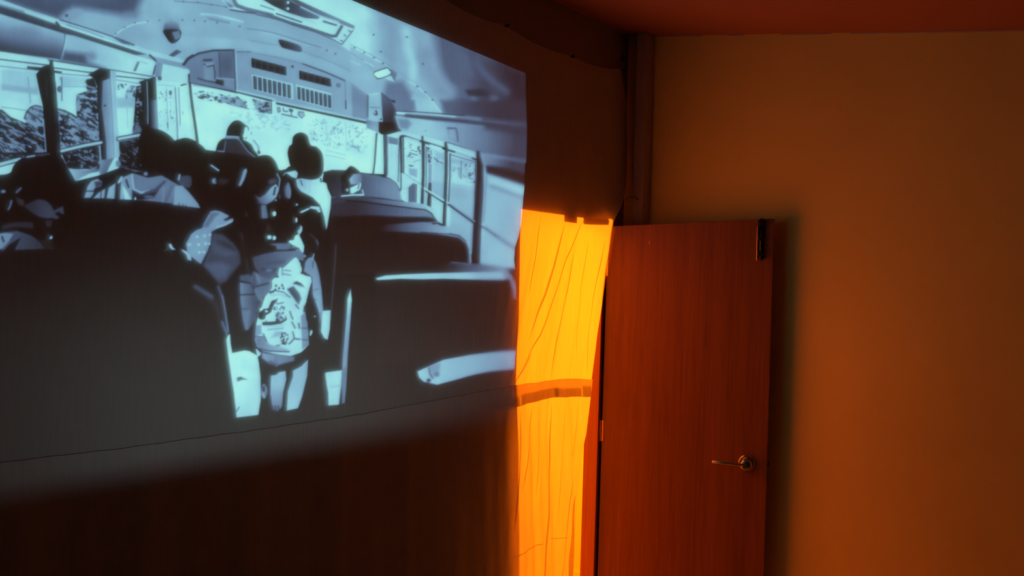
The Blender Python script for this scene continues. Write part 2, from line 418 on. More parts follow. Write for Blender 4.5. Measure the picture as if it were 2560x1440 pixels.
def fill_value(v, t, xx, yy):
    if isinstance(v, (int, float)):
        return v
    if v[0] == 'n':       # ('n', low, high, threshold, sx, sy, angle, seed): broken-up foliage or print
        _, lo, hi, th, sx, sy, ang, seed = v
        n = 0.45 * rnd_noise(xx, yy, sx * .8, sy * .7, ang, seed) + 0.35 * rnd_noise(xx, yy, sx * .4, sy * .35, ang + .25, seed + 1) + 0.2 * rnd_noise(xx, yy, sx * .22, sy * .25, ang - .3, seed + 2)
        return lo + (hi - lo) * np.clip((n - th) / 0.17 + 0.5, 0, 1)
    (p, v0, q, v1) = v    # linear ramp
    a = pts_of(t, [p, q]); d = a[1] - a[0]
    k = np.clip(((xx - a[0, 0]) * d[0] + (yy - a[0, 1]) * d[1]) / (d @ d), 0, 1)
    return v0 + (v1 - v0) * k

def poly(t, pts, v, soft=1.6, sm=False, al=1.0):
    a = pts_of(t, pts)
    if sm:
        a = smooth_loop(a)
    w = win(a, soft + 1)
    if w is None:
        return
    x0, x1, y0, y1, xx, yy = w
    ins = np.zeros(xx.shape, bool); d2 = np.full(xx.shape, 1e9, np.float32)
    n = len(a)
    for i in range(n):
        p, q = a[i], a[(i + 1) % n]
        if p[1] != q[1]:
            ins ^= ((p[1] > yy) != (q[1] > yy)) & (xx < (q[0] - p[0]) * (yy - p[1]) / (q[1] - p[1]) + p[0])
        d2 = np.minimum(d2, segdist(xx, yy, p, q))
    sd = np.sqrt(d2) * np.where(ins, 1, -1)
    m = np.clip(0.5 + sd / soft, 0, 1) * al
    c = slide[y0:y1, x0:x1]
    c += (fill_value(v, t, xx, yy) - c) * m

def line(t, pts, w, v, soft=1.6, al=1.0):
    a = pts_of(t, pts); w = w / S if t is not None else w
    wn = win(a, w + soft + 1)
    if wn is None:
        return
    x0, x1, y0, y1, xx, yy = wn
    d2 = np.full(xx.shape, 1e9, np.float32)
    for i in range(len(a) - 1):
        d2 = np.minimum(d2, segdist(xx, yy, a[i], a[i + 1]))
    m = np.clip(0.5 + (w / 2 - np.sqrt(d2)) / soft, 0, 1) * al
    c = slide[y0:y1, x0:x1]
    c += (fill_value(v, t, xx, yy) - c) * m

def dot(t, x, y, rx, v, ry=None, soft=1.6, al=1.0):
    ry = ry or rx
    k = [(x + rx * math.cos(i * math.pi / 6), y + ry * math.sin(i * math.pi / 6)) for i in range(12)]
    poly(t, k, v, soft, False, al)

# ---- roof of the vehicle
poly(P_, [(-420, -420), (1370, -420), (1370, 480), (-420, 480)], .72)
poly(A_, [(1900, -2200), (2560, -2200), (2560, 1000), (1900, 800)], .76, 60)
poly(A_, [(-2200, -2200), (-2200, 0), (0, 10), (790, 265), (870, 170), (1000, 95), (1250, 130), (1600, 190), (1820, 190), (1900, 0), (1900, -2200)], .33, 22, al=.95)
poly(A_, [(500, -400), (1650, -400), (1600, 0), (1100, 60), (600, 20)], .46, 25, al=.5)
poly(A_, [(830, 230), (920, 140), (1080, 110), (1150, 160), (1000, 260), (950, 290)], .68, 8)
dot(A_, 900, 205, 22, .32, soft=3)
poly(A_, [(1700, 150), (1900, 150), (1850, 260), (1650, 240)], .55, 20, al=.6)
line(A_, [(1520, 485), (1600, 420), (1680, 370), (1820, 312), (1980, 290)], 16, .92)
for x, y in ((1545, 450), (1670, 365), (1810, 303), (1975, 285), (2135, 270), (2450, 265), (2290, 262)):
    dot(A_, x, y, 11, .35)
# roof beams and rivet rows towards the windscreen
poly(B_, [(0, 230), (800, 250), (1500, 420), (2200, 680), (2560, 860), (2560, 1240), (2250, 1060), (1750, 850), (1100, 690), (500, 640), (0, 720)], .73, 12)
poly(B_, [(0, 480), (500, 500), (900, 540), (1500, 640), (2100, 850), (2560, 1100), (2560, 1230), (2150, 990), (1700, 820), (1200, 700), (700, 640), (300, 640), (0, 660)], .79, 10, al=.8)
line(B_, [(0, 10), (330, 35), (520, 62), (690, 90)], 9, .42)
for x, y in ((115, 18), (310, 28), (495, 60), (685, 90), (100, 265), (260, 270), (400, 282), (560, 300), (860, 350), (2400, 640), (2535, 700), (2030, 670), (2145, 715)):
    dot(B_, x, y, 13, .38)
line(B_, [(350, 185), (520, 195), (700, 235), (900, 290)], 24, .9, 4)
line(B_, [(450, 245), (720, 300)], 26, .55, 5)
line(B_, [(960, 380), (1120, 400), (1300, 432), (1650, 540), (1950, 630)], 10, .48)
line(B_, [(1150, 430), (1450, 500), (1800, 620)], 10, .84)
line(B_, [(980, 535), (1330, 600)], 8, .58)
line(B_, [(1700, 680), (2000, 790), (2250, 900), (2560, 1080)], 9, .62)
poly(B_, [(1378, 535), (1450, 535), (1640, 595), (1690, 640), (1672, 692), (1500, 655), (1415, 625)], ((1400, 560), .1, (1660, 660), .33), sm=True)
poly(B_, [(-20, 400), (30, 410), (68, 470), (50, 520), (-20, 560)], .4, sm=True)
# bright roof to the right of the hatch
poly(B_, [(1600, -2200), (4400, -2200), (4400, 1000), (2560, 820), (2200, 590), (1640, 100)], .93, 5)
poly(C_, [(300, 0), (1000, 200), (2400, 800), (2400, 1600), (1150, 1440), (900, 1150), (620, 960), (440, 850), (330, 700)], .72, 40)
poly(C_, [(1130, 400), (2450, 850), (2450, 1700), (1330, 1500), (1300, 1150), (1190, 900)], .42, 30)
poly(C_, [(1600, 700), (2450, 900), (2450, 1700), (1700, 1400)], .3, 50)
poly(C_, [(2000, 850), (2450, 900), (2450, 1700), (2150, 1500)], .2, 50)
poly(C_, [(480, 250), (660, 330), (640, 700), (560, 860), (470, 700)], .66, 25)
line(C_, [(770, 420), (780, 640), (850, 850), (830, 1060)], 110, .84, 18)
line(C_, [(1000, 720), (1040, 950), (1180, 1150), (1300, 1230)], 190, .64, 26)
line(C_, [(940, 560), (930, 760), (960, 900)], 40, .62, 12, al=.6)
line(C_, [(1700, 820), (1790, 980), (1950, 1130), (2080, 1210)], 80, .4, 16)
line(C_, [(1430, 700), (1560, 780), (1600, 1000)], 60, .45, 16, al=.6)
dot(C_, 1640, 1330, 52, .52, 42, soft=6); dot(C_, 1910, 1320, 58, .44, 42, soft=7)
poly(C_, [(1520, 1200), (1720, 1180), (1850, 1230), (1800, 1290), (1560, 1270)], .24, 7)
for x, y in ((320, 460), (770, 490), (970, 850), (1490, 1325), (410, 687)):
    dot(C_, x, y, 13, .3)
# lower right roof edge
poly(C_, [(0, 620), (200, 720), (620, 1000), (830, 1130), (1150, 1440), (1400, 1640), (0, 1640)], .76, 6)
poly(C_, [(480, 1090), (700, 1080), (800, 1240), (900, 1640), (560, 1640), (430, 1260)], .5, 16)
poly(C_, [(820, 1270), (1060, 1330), (1180, 1500), (1200, 1620), (830, 1600), (780, 1400)], .82, 9)
line(C_, [(0, 605), (190, 695), (440, 835), (600, 950), (740, 1040), (890, 1160), (1000, 1270), (1090, 1370), (1180, 1500)], 13, .93)
line(C_, [(0, 590), (190, 680), (440, 820), (610, 950), (760, 1050), (900, 1165)], 5, .4)
line(C_, [(0, 700), (160, 800), (320, 950)], 9, .6); line(C_, [(180, 820), (310, 880)], 12, .93)
line(C_, [(0, 815), (130, 870)], 9, .93); line(C_, [(780, 1085), (880, 1150)], 20, .9)
for x, y in ((55, 635), (185, 698), (315, 768), (435, 842), (880, 1150), (985, 1230), (1075, 1332)):
    dot(C_, x, y, 11, .2)
poly(C_, [(500, 905), (550, 920), (625, 975), (585, 1090), (540, 1010)], .5, 3)
poly(C_, [(450, 1040), (540, 1010), (585, 1092)], .92)
poly(C_, [(312, 955), (480, 898), (505, 905), (545, 985), (375, 1055), (320, 1020)], .2, sm=True)
poly(C_, [(322, 965), (485, 910), (500, 915), (535, 980), (385, 1040), (325, 1010)], 1.05, sm=True)
# roof hatch
poly(B_, [(560, -2000), (640, 0), (740, 115), (1060, 175), (1240, 205), (1600, 320), (2130, 520), (2230, 590), (2420, 385), (2420, 335), (1640, -10), (1000, -2000)], .96)
poly(B_, [(660, -10), (770, -10), (830, 80), (760, 110)], .8)
poly(B_, [(660, 0), (700, 30), (780, 80), (740, 100)], .4, 4)
line(B_, [(770, -60), (830, 70), (960, 120), (1300, 200)], 50, .42)
line(B_, [(1240, 190), (1520, 295), (1780, 370), (2100, 478), (2160, 478), (2240, 350)], 40, .36)
line(B_, [(745, 128), (870, 150), (1070, 175)], 22, .3); line(B_, [(1085, 190), (1240, 225), (1500, 290)], 14, .3)
line(B_, [(1560, 325), (1900, 430), (2130, 530), (2225, 590)], 12, .32)
poly(B_, [(1130, -40), (1330, 80), (1520, 165), (1760, 240), (1930, 250), (1960, 200), (1860, 150), (1600, 30), (1480, -40)], ((1350, 20), .16, (1900, 210), .42))
poly(B_, [(1480, -40), (1650, -10), (2415, 340), (2410, 385), (2330, 355), (1960, 200), (1700, 75)], ((1500, 0), .2, (2100, 260), .5))
line(B_, [(1700, 90), (1950, 210), (2200, 290)], 22, .85, 3)
line(B_, [(1150, 68), (1330, 130)], 13, .35); line(B_, [(1360, 180), (1700, 292)], 18, .25)
line(B_, [(2000, 282), (2165, 332)], 26, .35); line(B_, [(1400, 130), (1900, 310)], 6, .75)
for x, y in ((1525, 30), (1520, 112)):
    dot(B_, x, y, 20, .95)
for p in ([(2330, 405), (2360, 420)], [(2270, 460), (2290, 480)], [(2215, 535), (2245, 550)], [(2235, 590), (2390, 400)]):
    line(B_, p, 14, .35)
# left rail, dark band and luggage panel
line(A_, [(-1600, -480), (0, 20), (330, 140), (800, 290), (1500, 510), (1950, 690), (2560, 860)], 62, .84)
line(A_, [(-1600, -440), (0, 65), (330, 160)], 26, .55)
line(A_, [(330, 150), (760, 290)], 14, .92); line(A_, [(800, 330), (1130, 440), (1500, 560), (1830, 670)], 26, .95)
line(A_, [(900, 330), (1200, 420), (1380, 500)], 14, .6)
line(A_, [(810, 262), (1200, 385), (1480, 478), (1660, 545), (1790, 600)], 14, .18)
poly(A_, [(1520, 510), (1650, 540), (1780, 610), (1640, 580)], .35, 3)
poly(A_, [(-1600, -400), (0, 80), (330, 178), (780, 335), (1450, 560), (1950, 725), (1800, 735), (1000, 475), (860, 448), (0, 185), (-1600, -330)], .24, 3)
line(A_, [(760, 300), (800, 345)], 30, .12)
poly(A_, [(-1600, -310), (0, 190), (860, 452), (840, 620), (790, 790), (0, 690), (-1600, 480)], ((420, 320), .8, (330, 740), .2), 3)
dot(A_, 330, 440, 220, .5, 80, soft=20, al=.4)
poly(A_, [(870, 458), (1000, 482), (1800, 735), (2050, 812), (2060, 850), (2010, 1015), (1490, 932), (800, 805)], ((1200, 600), .78, (1850, 800), .93), 2.5)
poly(A_, [(850, 680), (1150, 720), (1180, 830), (1400, 920), (800, 815)], .34, 16)
dot(A_, 1220, 750, 70, .55, 60, soft=12, al=.8)
line(A_, [(872, 460), (865, 540), (835, 650), (795, 790)], 12, .2, 2.5)
line(A_, [(885, 480), (870, 620), (830, 740)], 14, .85, 3, al=.7)
poly(A_, [(1770, 940), (1830, 815), (1855, 830), (1800, 955)], .36, 3); line(A_, [(1870, 820), (1960, 850)], 14, .72, 4)

# ---- left hand windows
poly(A_, [(-1600, 470), (0, 690), (2010, 1015), (2560, 1100), (2560, 3000), (-1600, 3000)], .93)
poly(A_, [(0, 930), (480, 960), (500, 1250), (0, 1180)], .85, 6); line(A_, [(360, 1030), (385, 1370)], 20, .68, 3)
poly(A_, [(0, 1130), (480, 1180), (480, 1260), (0, 1200)], .74, 8)
line(A_, [(-1600, 560), (0, 795), (650, 872)], 16, .15); line(A_, [(-1600, 640), (0, 885), (500, 940)], 9, .3)
line(A_, [(640, 800), (1500, 935), (2010, 1020)], 12, .15)
line(A_, [(715, 905), (1180, 965), (1320, 965)], 14, .14); line(A_, [(820, 985), (1180, 1015)], 8, .3)
line(A_, [(1540, 1015), (1970, 1062)], 14, .14); line(A_, [(1540, 1065), (1850, 1115)], 8, .35)
poly(A_, [(820, 1010), (1130, 1040), (1150, 1160), (820, 1150)], .84, 6); line(A_, [(830, 1155), (1140, 1160)], 8, .6)
line(A_, [(790, 1030), (820, 1110)], 8, .4); line(A_, [(815, 1030), (812, 1340)], 14, .25, 2.5); dot(A_, 785, 1190, 35, .35, 45)
poly(D_, [(-1600, 60), (0, 130), (120, 230), (300, 300), (590, 300), (600, 700), (0, 760), (-1600, 760)], ('n', .05, .62, .54, 26, 7, .5, 3), 2)
poly(D_, [(300, 260), (325, 165), (380, 100), (460, 75), (540, 100), (560, 330), (420, 340)], ('n', .25, .66, .42, 20, 8, .6, 5), 2, True)
line(D_, [(300, 250), (330, 160), (390, 95), (460, 72), (530, 95)], 14, .15)
line(D_, [(340, 160), (480, 240), (540, 300)], 18, .14); line(D_, [(0, 95), (320, 140)], 8, .4)
for i, (x, y) in enumerate(((60, 340), (220, 420), (380, 540), (90, 600), (470, 460), (200, 620))):
    line(D_, [(x - 70, y - 30), (x + 90, y + 35)], 22, .64, 4)
poly(A_, [(1005, 1265), (1150, 1215), (1130, 1065), (1240, 1040), (1285, 1180), (1290, 1460), (1000, 1460)], ('n', .08, .72, .5, 20, 5, .15, 8), 2)
poly(A_, [(1145, 1060), (1240, 1045), (1275, 1140), (1270, 1200), (1160, 1190)], .12, 2)
line(A_, [(1160, 1150), (1260, 1180)], 22, .62, 3)
poly(D_, [(755, 115), (860, 135), (960, 190), (1015, 235), (1000, 130), (1010, 0), (1285, 0), (1310, 570), (800, 640)], ('n', .06, .66, .5, 18, 7, .45, 11), 2)
poly(D_, [(960, 250), (1130, 260), (1110, 400), (1000, 380)], .6, 8, al=.7)
line(D_, [(765, 120), (900, 170), (1010, 235)], 18, .1)
poly(D_, [(0, 700), (600, 700), (620, 760), (240, 790), (0, 840), (-1600, 1150), (-1600, 700)], ('n', .05, .4, .6, 14, 7, .3, 14), 2)
poly(D_, [(800, 710), (1320, 590), (1330, 930), (1100, 920), (900, 930)], ('n', .05, .55, .62, 13, 7, .5, 17), 2)
poly(D_, [(1560, 560), (1840, 500), (1900, 1000), (1560, 900)], ('n', .06, .4, .6, 12, 6, .5, 21), 2)
# window frame posts
poly(P_, [(88, 186), (105, 166), (122, 163), (124, 150), (131, 150), (135, 180), (141, 270), (146, 330), (151, 400), (112, 395), (103, 262), (95, 225)], .06)
line(D_, [(650, 40), (655, 560)], 22, .14, 5); line(A_, [(600, 1000), (610, 1300)], 24, .2, 5)
poly(A_, [(350, 885), (550, 900), (560, 945), (350, 915)], .07); poly(A_, [(720, 940), (820, 955), (815, 985), (720, 970)], .07)
line(A_, [(730, 1100), (750, 1440)], 8, .3)
line(D_, [(560, 260), (595, 690)], 14, .8, 3)
poly(A_, [(1450, 930), (1540, 950), (1540, 1440), (1575, 2090), (1400, 2140), (1340, 1440), (1350, 1050)], ((1350, 1300), .5, (1540, 1300), .8), 2)
line(A_, [(1475, 960), (1485, 1440), (1510, 2080)], 24, .86, 4); line(A_, [(1460, 960), (1470, 1300), (1500, 2080)], 8, .4, 3)
poly(A_, [(1170, 995), (1320, 915), (1460, 935), (1455, 1040), (1360, 1080), (1340, 1440), (1395, 1900), (1400, 2140), (1335, 2140), (1310, 1900), (1285, 1440), (1285, 1150), (1245, 1045)], .07)
line(D_, [(1310, 600), (1320, 800)], 22, .75, 3); dot(A_, 1385, 1410, 15, .15)
poly(A_, [(1545, 1120), (1790, 1130), (1800, 1440), (1790, 1790), (1700, 1800), (1570, 1790), (1540, 1500)], .95, 2)
poly(A_, [(1545, 1120), (1680, 1120), (1640, 1180), (1560, 1200)], ('n', .15, .95, .5, 6, 5, .2, 25), 2)
poly(A_, [(1670, 1200), (1740, 1130), (1790, 1150), (1790, 1300), (1650, 1330)], ('n', .3, .85, .45, 7, 6, .5, 27), 2)
poly(A_, [(1540, 1300), (1790, 1310), (1760, 1430), (1540, 1440)], .76, 8); line(A_, [(1675, 1440), (1680, 1700)], 8, .7)
poly(A_, [(1800, 1150), (1880, 1140), (1890, 1800), (1740, 1790), (1770, 1500)], ('n', .08, .6, .62, 7, 9, .2, 29), 2)
poly(D_, [(1740, 440), (1810, 290), (1870, 400), (1860, 450)], .5, 4, al=.8)
poly(A_, [(1840, 1090), (1970, 1050), (2065, 1020), (2075, 1440), (2085, 1750), (1880, 1750), (1870, 1140)], .08)
line(A_, [(1948, 1090), (1950, 1440), (1945, 1650)], 14, .78, 2.5)
poly(D_, [(1975, 0), (2075, 0), (2085, 390), (1985, 390)], ((1975, 100), .1, (2080, 100), .62), 2)
# transom bars
for p, w in (([(-1600, 1250), (0, 852), (240, 790)], 44), ([(340, 762), (440, 745)], 26), ([(805, 680), (1100, 610), (1330, 568)], 40), ([(1560, 520), (1840, 468)], 38)):
    line(D_, p, w + 26, .08); line(D_, p, w, .84, 2.5)
line(D_, [(470, 740), (640, 720)], 20, .35, 3); line(D_, [(450, 690), (560, 690)], 18, .6, 3)
# front side glass left of the windscreen
poly(A_, [(2080, 1080), (2560, 1100), (2560, 1440), (2570, 1950), (2330, 1960), (2090, 1720)], .98, 2)
for a, b, w, v in (((2205, 1180), (2215, 1740), 9, .55), ((2325, 1170), (2345, 1900), 12, .3), ((2370, 1170), (2385, 1850), 10, .35), ((2100, 1130), (2330, 1150), 9, .75)):
    line(A_, [a, b], w, v)
poly(A_, [(2090, 1190), (2200, 1190), (2200, 1700), (2110, 1700)], ('n', .3, .97, .3, 6, 9, .2, 33), 3)
poly(A_, [(2235, 1200), (2310, 1200), (2310, 1650), (2250, 1650)], ('n', .25, .97, .3, 5, 10, .2, 35), 3)
poly(A_, [(2410, 1450), (2520, 1430), (2510, 1740), (2420, 1750)], ('n', .4, .98, .34, 8, 8, .2, 37), 3)
dot(A_, 2260, 1240, 20, .25, 32); line(A_, [(2210, 1640), (2213, 1700)], 12, .1)
poly(A_, [(2400, 1150), (2500, 1120), (2510, 1100), (2400, 1130)], .1)
# overhead box and lamp, left
poly(A_, [(2170, 850), (2530, 935), (2505, 1125), (2130, 1060)], .92); poly(A_, [(2170, 850), (2060, 760), (2560, 870), (2560, 930)], .62, 4)
poly(A_, [(2080, 795), (2165, 850), (2135, 1060), (2060, 1010)], .58)
line(A_, [(1995, 738), (2070, 805)], 28, .1); line(A_, [(2065, 880), (2030, 1020)], 18, .2); dot(A_, 2120, 1045, 28, .2); dot(A_, 2040, 1010, 12, .9)
poly(A_, [(2185, 400), (2200, 310), (2290, 250), (2390, 310), (2410, 400)], ((2300, 260), .74, (2300, 400), .34), 5)
poly(A_, [(2188, 400), (2405, 398), (2418, 480), (2370, 550), (2290, 578), (2225, 505)], .1, sm=True)
poly(A_, [(2298, 430), (2395, 405), (2412, 490), (2345, 540)], .52, 3)
poly(A_, [(2248, 738), (2360, 660), (2425, 690), (2310, 758)], .28)
poly(A_, [(2440, 860), (2500, 780), (2560, 745), (2560, 930), (2480, 890)], .5, 3); line(A_, [(2440, 860), (2500, 780), (2570, 735)], 24, .12)

# ---- windscreen
poly(P_, [(474, 214), (590, 230), (684, 254), (912, 306), (958, 334), (960, 470), (440, 470), (442, 330)], 1.0)
poly(B_, [(230, 1240), (330, 1210), (600, 1260), (900, 1300), (1255, 1370), (1250, 1520), (1130, 1510), (950, 1460), (560, 1370), (300, 1320)], ('n', .12, .98, .44, 13, 7, .25, 41), 2)
poly(B_, [(570, 1330), (640, 1280), (860, 1330), (940, 1450), (700, 1400)], ('n', .15, .7, .42, 9, 5, .25, 43), 3)
poly(B_, [(1040, 1350), (1255, 1375), (1250, 1520), (1140, 1510), (1010, 1450)], ('n', .15, .7, .4, 9, 5, .25, 45), 3)
poly(B_, [(920, 1310), (980, 1300), (1040, 1440), (980, 1450)], 1.0, 3)
line(B_, [(1252, 1370), (1250, 1510)], 14, .1)
poly(E_, [(700, 130), (1300, 210), (1500, 260), (1500, 420), (950, 380), (880, 280), (700, 220)], ('n', .82, 1, .42, 10, 8, .5, 47), 4)
poly(E_, [(1760, 220), (2220, 300), (2220, 640), (2020, 640), (1900, 560), (1760, 520)], ('n', .6, 1, .36, 7, 6, .8, 49), 4)
poly(E_, [(2280, 320), (2540, 370), (2540, 640), (2460, 720), (2260, 680)], ('n', .68, 1, .38, 7, 7, .9, 51), 4)
for a, b in (((1980, 670), (2240, 735)), ((1970, 730), (2240, 790)), ((1990, 280), (2000, 520)), ((2250, 300), (2255, 680)), ((1780, 460), (1790, 560))):
    line(E_, [a, b], 7, .7)
for p in ([(1335, 100), (1345, 165), (1370, 150), (1360, 100)], [(1410, 110), (1420, 150), (1470, 155)], [(1495, 125), (1545, 140), (1520, 175), (1525, 210)], [(1625, 160), (1690, 165), (1700, 210), (1660, 240), (1620, 200), (1625, 160)], [(1390, 190), (1600, 235)]):
    line(E_, p, 13, .18, 2.5)
dot(E_, 1520, 140, 26, .15, 20); dot(E_, 1662, 200, 34, .72, 30, soft=4)
line(B_, [(170, 1000), (185, 1250), (205, 1440), (228, 1620), (262, 1900)], 34, .05)
line(B_, [(175, 1085), (480, 1150), (800, 1225)], 42, .06); line(B_, [(800, 1225), (1255, 1345)], 28, .06)
line(E_, [(1330, 45), (1900, 165), (2540, 305)], 30, .06)

# ---- bulkhead over the windscreen
poly(P_, [(586, 128), (627, 129), (702, 142), (768, 161), (862, 200), (866, 206), (918, 245), (916, 298), (912, 302), (684, 250), (588, 228)], ((590, 200), .66, (900, 260), .74))
line(B_, [(800, 690), (1000, 690)], 14, .4, 3); line(B_, [(1700, 850), (2000, 960), (2260, 1075)], 16, .2, 2.5); line(B_, [(1050, 710), (1400, 775), (1700, 850)], 8, .55, 3)
poly(B_, [(105, 865), (160, 790), (300, 712), (500, 672), (775, 668), (785, 1215), (175, 1090), (175, 930)], ((200, 800), .54, (300, 1060), .5))
poly(B_, [(570, 700), (760, 690), (765, 1060), (585, 1030)], .42, 4); dot(B_, 670, 880, 70, .36, 110, soft=14, al=.8)
line(B_, [(575, 700), (580, 1030)], 10, .25); line(B_, [(105, 865), (160, 790), (300, 712), (500, 672), (770, 668)], 24, .12, 2.5)
line(B_, [(770, 672), (780, 1215)], 20, .16, 2.5); line(B_, [(795, 680), (800, 1220)], 14, .84, 3)
poly(B_, [(365, 800), (440, 775), (495, 830), (520, 900), (515, 1105), (370, 1080)], .62, 3)
line(B_, [(375, 805), (470, 800)], 34, .24, 3); line(B_, [(368, 850), (420, 890), (500, 870), (512, 960), (510, 1050)], 15, .18); line(B_, [(400, 870), (490, 850)], 20, .7)
line(B_, [(290, 1045), (380, 1075), (520, 1100)], 22, .25, 3); line(B_, [(180, 1090), (790, 1215)], 20, .6, 3, al=.6)
poly(B_, [(530, 1060), (628, 1080), (622, 1142), (520, 1115)], .07); poly(B_, [(635, 1050), (765, 1070), (765, 1195), (640, 1150)], .6); line(B_, [(530, 1040), (765, 1060)], 12, .75)
line(B_, [(800, 1210), (1300, 1330)], 26, .86, 2.5); line(E_, [(1330, 22), (2540, 275)], 22, .88, 2.5)
poly(B_, [(990, 760), (1478, 885), (1480, 1018), (990, 905)], .8); poly(B_, [(1000, 770), (1470, 890), (1472, 1010), (1000, 898)], .08)
for k in range(5):
    x = 1052 + 86 * k; line(B_, [(x, 785 + 22 * k), (x - 4, 908 + 21 * k)], 14, .28, 2.5)
poly(B_, [(1635, 925), (2078, 1042), (2088, 1168), (1635, 1062)], .8); poly(B_, [(1645, 937), (2070, 1050), (2078, 1160), (1645, 1055)], .09)
for k in range(5):
    x = 1690 + 80 * k; line(B_, [(x, 950 + 21 * k), (x, 1062 + 20 * k)], 14, .3, 2.5)
poly(B_, [(980, 975), (1572, 1110), (1572, 1350), (1000, 1205)], .6, 3); poly(B_, [(990, 985), (1560, 1115), (1560, 1335), (1005, 1200)], .86)
for k in range(8):
    x = 1018 + 65.5 * k; y = 1012 + 16 * k
    poly(B_, [(x, y), (x + 46, y + 12), (x + 46, y + 190), (x + 2, y + 178)], .18); line(B_, [(x + 22, y + 30), (x + 22, y + 150)], 16, .32, 3)
poly(B_, [(1580, 1110), (2095, 1232), (2095, 1480), (1590, 1340)], .6, 3); poly(B_, [(1590, 1120), (2085, 1240), (2085, 1465), (1600, 1335)], .86)
for k in range(8):
    x = 1613 + 59 * k; y = 1155 + 15.5 * k
    poly(B_, [(x, y), (x + 42, y + 11), (x + 42, y + 180), (x + 2, y + 169)], .18); line(B_, [(x + 20, y + 30), (x + 20, y + 150)], 14, .32, 3)
dot(B_, 1557, 888, 17, .06); dot(B_, 2172, 1137, 28, .25); dot(B_, 2172, 1137, 18, .8); line(B_, [(2155, 1130), (2190, 1145)], 8, .3)
line(B_, [(2262, 1080), (2262, 1450)], 8, .5); line(B_, [(2262, 1340), (2262, 1450)], 13, .1)
poly(C_, [(0, 1105), (110, 1190), (215, 1270), (215, 1590), (190, 1600), (0, 1560)], .5, 6, al=.6)
# box on the right of the bulkhead
poly(C_, [(395, 1235), (540, 1350), (595, 1480), (610, 1640), (560, 1640), (400, 1625)], ((400, 1300), .42, (600, 1500), .2), 2)
line(C_, [(400, 1240), (540, 1350), (600, 1500)], 12, .2)
poly(C_, [(205, 1260), (395, 1228), (410, 1620), (370, 1625), (200, 1580)], .8); line(C_, [(215, 1270), (205, 1560)], 20, .25, 3)
line(C_, [(225, 1265), (385, 1240)], 10, .93); line(C_, [(245, 1432), (372, 1438)], 9, .4)
poly(F_, [(278, 180), (318, 188), (312, 140), (330, 134), (348, 190), (322, 212)], .1); dot(F_, 385, 258, 12, .15); dot(C_, 563, 1357, 36, .16, 26); line(C_, [(535, 1360), (580, 1400)], 8, .8)
poly(F_, [(350, 290), (600, 300), (690, 470), (660, 500), (560, 490), (380, 455), (345, 420)], .1)
poly(F_, [(185, 262), (355, 305), (352, 445), (300, 420), (188, 372)], ((200, 280), .5, (300, 400), .74))

# ---- right hand roof rail, panel and windows
poly(F_, [(600, 0), (840, 0), (860, 150), (600, 150), (560, 60)], .5, 8)
poly(F_, [(1180, 0), (2450, 0), (2450, 330), (1500, 220), (1220, 180)], ((1200, 100), .42, (1900, 150), .24), 12)
line(F_, [(600, 152), (850, 160), (1150, 182), (1500, 205)], 14, .15, 2.5)
line(F_, [(610, 172), (820, 185), (1130, 210), (1400, 232)], 36, .95, 3); line(F_, [(1400, 232), (1750, 258)], 34, .6, 6); line(F_, [(1750, 258), (2450, 310)], 34, .3, 9)
line(F_, [(740, 215), (1000, 235), (1300, 262), (1800, 320), (2450, 390)], 60, .27, 7)
poly(F_, [(575, 210), (850, 245), (1200, 300), (1500, 335), (2450, 440), (2450, 830), (1650, 700), (1230, 575), (930, 490), (680, 430), (620, 375)], ((1000, 350), .86, (2150, 560), .3), 4)
poly(F_, [(600, 240), (760, 260), (800, 320), (740, 390), (640, 380)], .6, 9)
poly(F_, [(1400, 350), (2450, 440), (2450, 700), (1700, 640), (1420, 520)], ((1450, 480), .62, (2200, 550), .3), 14)
line(F_, [(1800, 360), (2450, 440)], 60, .2, 12, al=.8); dot(F_, 975, 412, 8, .4)
poly(F_, [(1255, 385), (1275, 368), (1380, 376), (1392, 400), (1408, 552), (1275, 515)], .64); line(F_, [(1262, 375), (1380, 378), (1395, 430), (1402, 548)], 16, .26, 3); poly(F_, [(1285, 400), (1365, 400), (1380, 520), (1285, 500)], .7, 4)
poly(F_, [(640, 415), (930, 480), (1230, 565), (1660, 680), (1700, 720), (2400, 1100), (2400, 2300), (480, 2300), (440, 470)], .93)
poly(F_, [(960, 620), (1660, 820), (1640, 2200), (960, 1500)], .9)
# outdoors seen through the glass
poly(F_, [(690, 560), (910, 590), (910, 720), (800, 760), (700, 880)], ('n', .12, .95, .3, 8, 6, .3, 61), 3)
poly(F_, [(745, 910), (855, 920), (850, 1040), (750, 990)], .7, 4); line(F_, [(755, 875), (795, 880)], 16, .15)
line(F_, [(760, 700), (800, 720), (860, 735)], 10, .15); line(F_, [(880, 650), (895, 720)], 12, .15); line(F_, [(800, 830), (880, 800)], 7, .5)
poly(F_, [(985, 625), (1040, 640), (1045, 850), (1000, 850)], ('n', .12, .9, .45, 6, 6, .5, 63), 2); poly(F_, [(1000, 850), (1040, 850), (1035, 1100), (995, 1100)], .62)
line(F_, [(1075, 770), (1110, 810), (1190, 845)], 10, .15); line(F_, [(1118, 750), (1105, 1000)], 9, .3); poly(F_, [(1080, 680), (1210, 710), (1210, 800), (1120, 790)], .8, 5)
poly(F_, [(1060, 830), (1210, 860), (1210, 1340), (1040, 1200)], .82, 5); poly(F_, [(1040, 1080), (1210, 1100), (1200, 1330), (1040, 1240)], .76, 6)
poly(F_, [(1300, 770), (1640, 830), (1640, 880), (1300, 840)], .78, 5); poly(F_, [(1300, 890), (1620, 930), (1600, 1060), (1290, 1040)], ('n', .68, .93, .45, 6, 14, .1, 65), 4)
